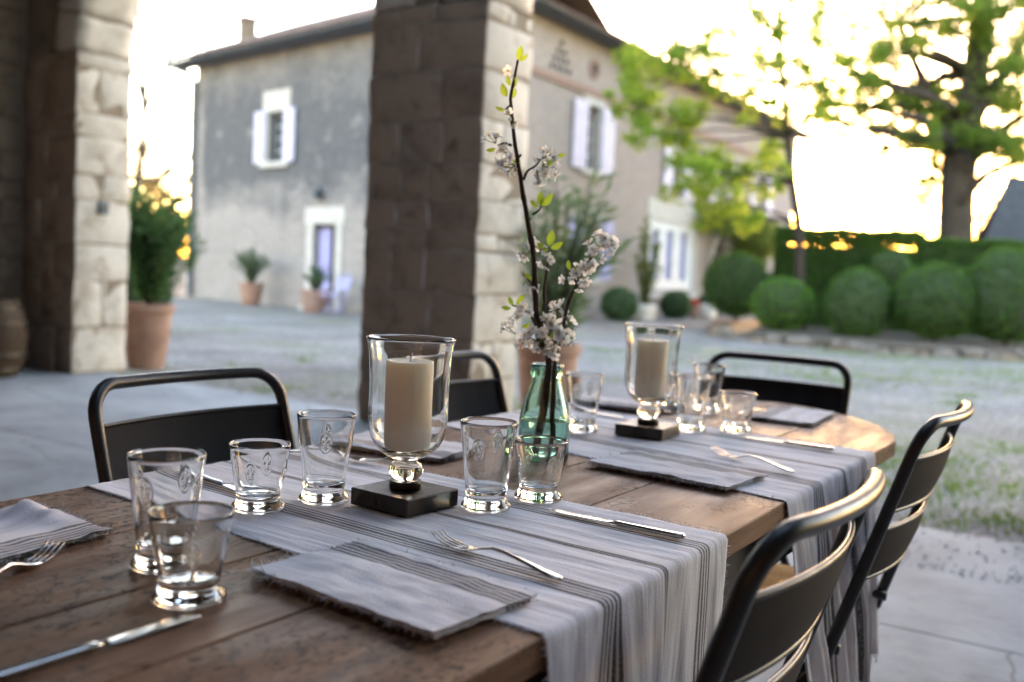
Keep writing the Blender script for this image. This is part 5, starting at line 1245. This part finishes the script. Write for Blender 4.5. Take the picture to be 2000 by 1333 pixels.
napkin(2.400,-1.165,.262,.160,R(5)+math.pi,'folded grey napkin at the chair side edge behind the far candle holder',TZ+.0058,9.1)
napkin(2.610,-.762,.285,.158,R(90)+R(4),'folded grey napkin at the round end of the table before the end chair',TZ+.0008,11.4)

# ------------------------------------------------------------------ chairs
def chair_parts(metal, seatm, matte):
    def py(z): return -.27 + .31*(.865-z) if z >= .40 else -.126 + (.40-z)*.74
    parts = []; X = .218
    def bow(x): return -.032*(1-(x/X)**2)
    def rail(z0, zt, r_=.0125, rc=.055):
        pts_ = []
        for z in (0.006,.12,.25,.36,.40,.44,.55,.68,.78,zt-rc): pts_.append((-X + (.0 if z > .4 else 0), py(z), z))
        for i in range(1,7):
            a = math.pi/2*i/6; x = -X + rc*(1-math.cos(a)); z = zt-rc + rc*math.sin(a); pts_.append((x, py(z)+bow(x)*.9, z))
        for x in np.linspace(-X+rc, X-rc, 11)[1:]: pts_.append((x, py(zt)+bow(x), zt))
        for i in range(5,-1,-1):
            a = math.pi/2*i/6; x = X - rc*(1-math.cos(a)); z = zt-rc + rc*math.sin(a); pts_.append((x, py(z)+bow(x)*.9, z))
        for z in (.78,.68,.55,.44,.40,.36,.25,.12,.006): pts_.append((X, py(z), z))
        return pts_
    mb = MB(); mb.tube(rail(0,.868), .0115, 14); parts.append(('back_frame', mb.mesh('back_frame', metal, smooth=True), []))
    for z0, z1 in ((.700,.800),(.566,.664)):
        mb = MB(); N_ = 20; vs_ = []
        prof = [(.0,.0),(.2,-.003),(.5,-.005),(.8,-.003),(1.0,.0)]
        xs_ = np.linspace(-X+.008, X-.008, N_+1)
        for th in (0,.0022):
            for x in xs_:
                for u_, dy in prof: z = z0+(z1-z0)*u_; vs_.append((x, py(z)+bow(x)+.004+dy*1.0-th, z))
        k = len(prof); M_ = (N_+1)*k
        f = [(i*k+j,(i+1)*k+j,(i+1)*k+j+1,i*k+j+1) for i in range(N_) for j in range(k-1)]
        mb.add(vs_, [q[::-1] for q in f] + [tuple(M_+i for i in q) for q in f])
        mb.cur = 1
        for zz in (z0,z1): mb.tube([(x, py(zz)+bow(x)+.0035, zz) for x in xs_], .0045, 8)
        parts.append(('slat', mb.mesh('slat', [matte, metal], smooth=50), []))
    mb = MB(); N_ = 12; vs_ = []
    for th in (0,-.016):
        for i in range(N_+1):
            for j in range(N_+1):
                u_, v = -1+2*i/N_, -1+2*j/N_; k = 1-.02*(abs(u_*v))**3
                vs_.append((u_*.196*k, .075+v*.185*k, .456 + th - .010*(1-u_*u_)*(1-v*v) - (.004 if max(abs(u_),abs(v)) > .99 and th == 0 else 0)))
    M_ = (N_+1)**2; f = [(i*(N_+1)+j,(i+1)*(N_+1)+j,(i+1)*(N_+1)+j+1,i*(N_+1)+j+1) for i in range(N_) for j in range(N_)]
    per = [i*(N_+1) for i in range(N_+1)] + [N_*(N_+1)+j for j in range(1,N_+1)] + [i*(N_+1)+N_ for i in range(N_-1,-1,-1)] + [j for j in range(N_-1,0,-1)]
    mb.add(vs_, f + [tuple(M_+i for i in q)[::-1] for q in f] + [(M_+p,M_+q,q,p) for p, q in zip(per, per[1:]+per[:1])])
    parts.append(('seat', mb.mesh('seat', seatm, smooth=40), []))
    mb = MB()
    for sx in (-1,1): mb.tube([(sx*.200,.262,.432),(sx*.200,-.105,.432),(sx*.200,-.15,.425)], .010, 10)
    mb.tube([(-.2,.262,.432),(.2,.262,.432)], .010, 10); mb.tube([(-.2,-.10,.432),(.2,-.10,.432)], .009, 10); parts.append(('seat_frame', mb.mesh('seat_frame', metal, smooth=True), []))
    for sx in (-1,1):
        mb = MB(); mb.tube([(sx*.184,.215,.424),(sx*.184,.05,.26),(sx*.184,-.20,.012)], .0115, 10); parts.append(('rear_leg', mb.mesh('rear_leg', metal, smooth=True), []))
    mb = MB(); mb.tube([(-.184,-.155,.060),(.184,-.155,.060)], .008, 8); mb.tube([(-X,.095,.10),(X,.095,.10)], .008, 8); parts.append(('stretcher', mb.mesh('stretcher', metal, smooth=True), []))
    mb = MB()
    for sx in (-1,1): mb.lathe([(0,-.012),(.013,-.012),(.016,-.004),(.016,.004),(.013,.012),(0,.012)], 14)
    parts.append(('pivot', mb.mesh('pivot', metal, smooth=40), [( -X-.014,py(.30),.30),(X+.014,py(.30),.30)]))
    return parts
CP = chair_parts(M_BLACK, M_SEAT, M_MATTE)
def chair(n_, s_, rz, label, parts=CP, loc=None, group='black folding chairs round the table', wrz=None):
    t = tag(empty('folding_chair', loc if loc is not None else W(n_,s_,0), -A+rz if wrz is None else wrz), label, 'chair', group)
    for nm, me, locs in parts:
        if locs:
            for l in locs: put(nm, me, t, l, (0,R(90),0))
        else: put(nm, me, t)
    return t
chair(-.548,1.108,R(90),'black metal folding chair pushed against the hanging end of the sharp runner')
chair(-.580,2.075,R(90),'black metal folding chair with the gathered end of the far runner on its seat')
chair(-1.245,1.268,R(-90),'black metal folding chair across the table, behind the two sharp glasses')
chair(-1.245,2.085,R(-90),'black metal folding chair across the table, half hidden by the large candle holder')
chair(-.945,2.775,R(180),'black metal folding chair at the round end of the table')
LP = chair_parts(M_LILAC, M_LILAC, M_LILAC)
chair(0,0,0,'pale lilac metal chair beside the lilac door of the farmhouse',LP,facP(7.75,-.8)+Vector((0,0,.0)),None,rzL+R(180))
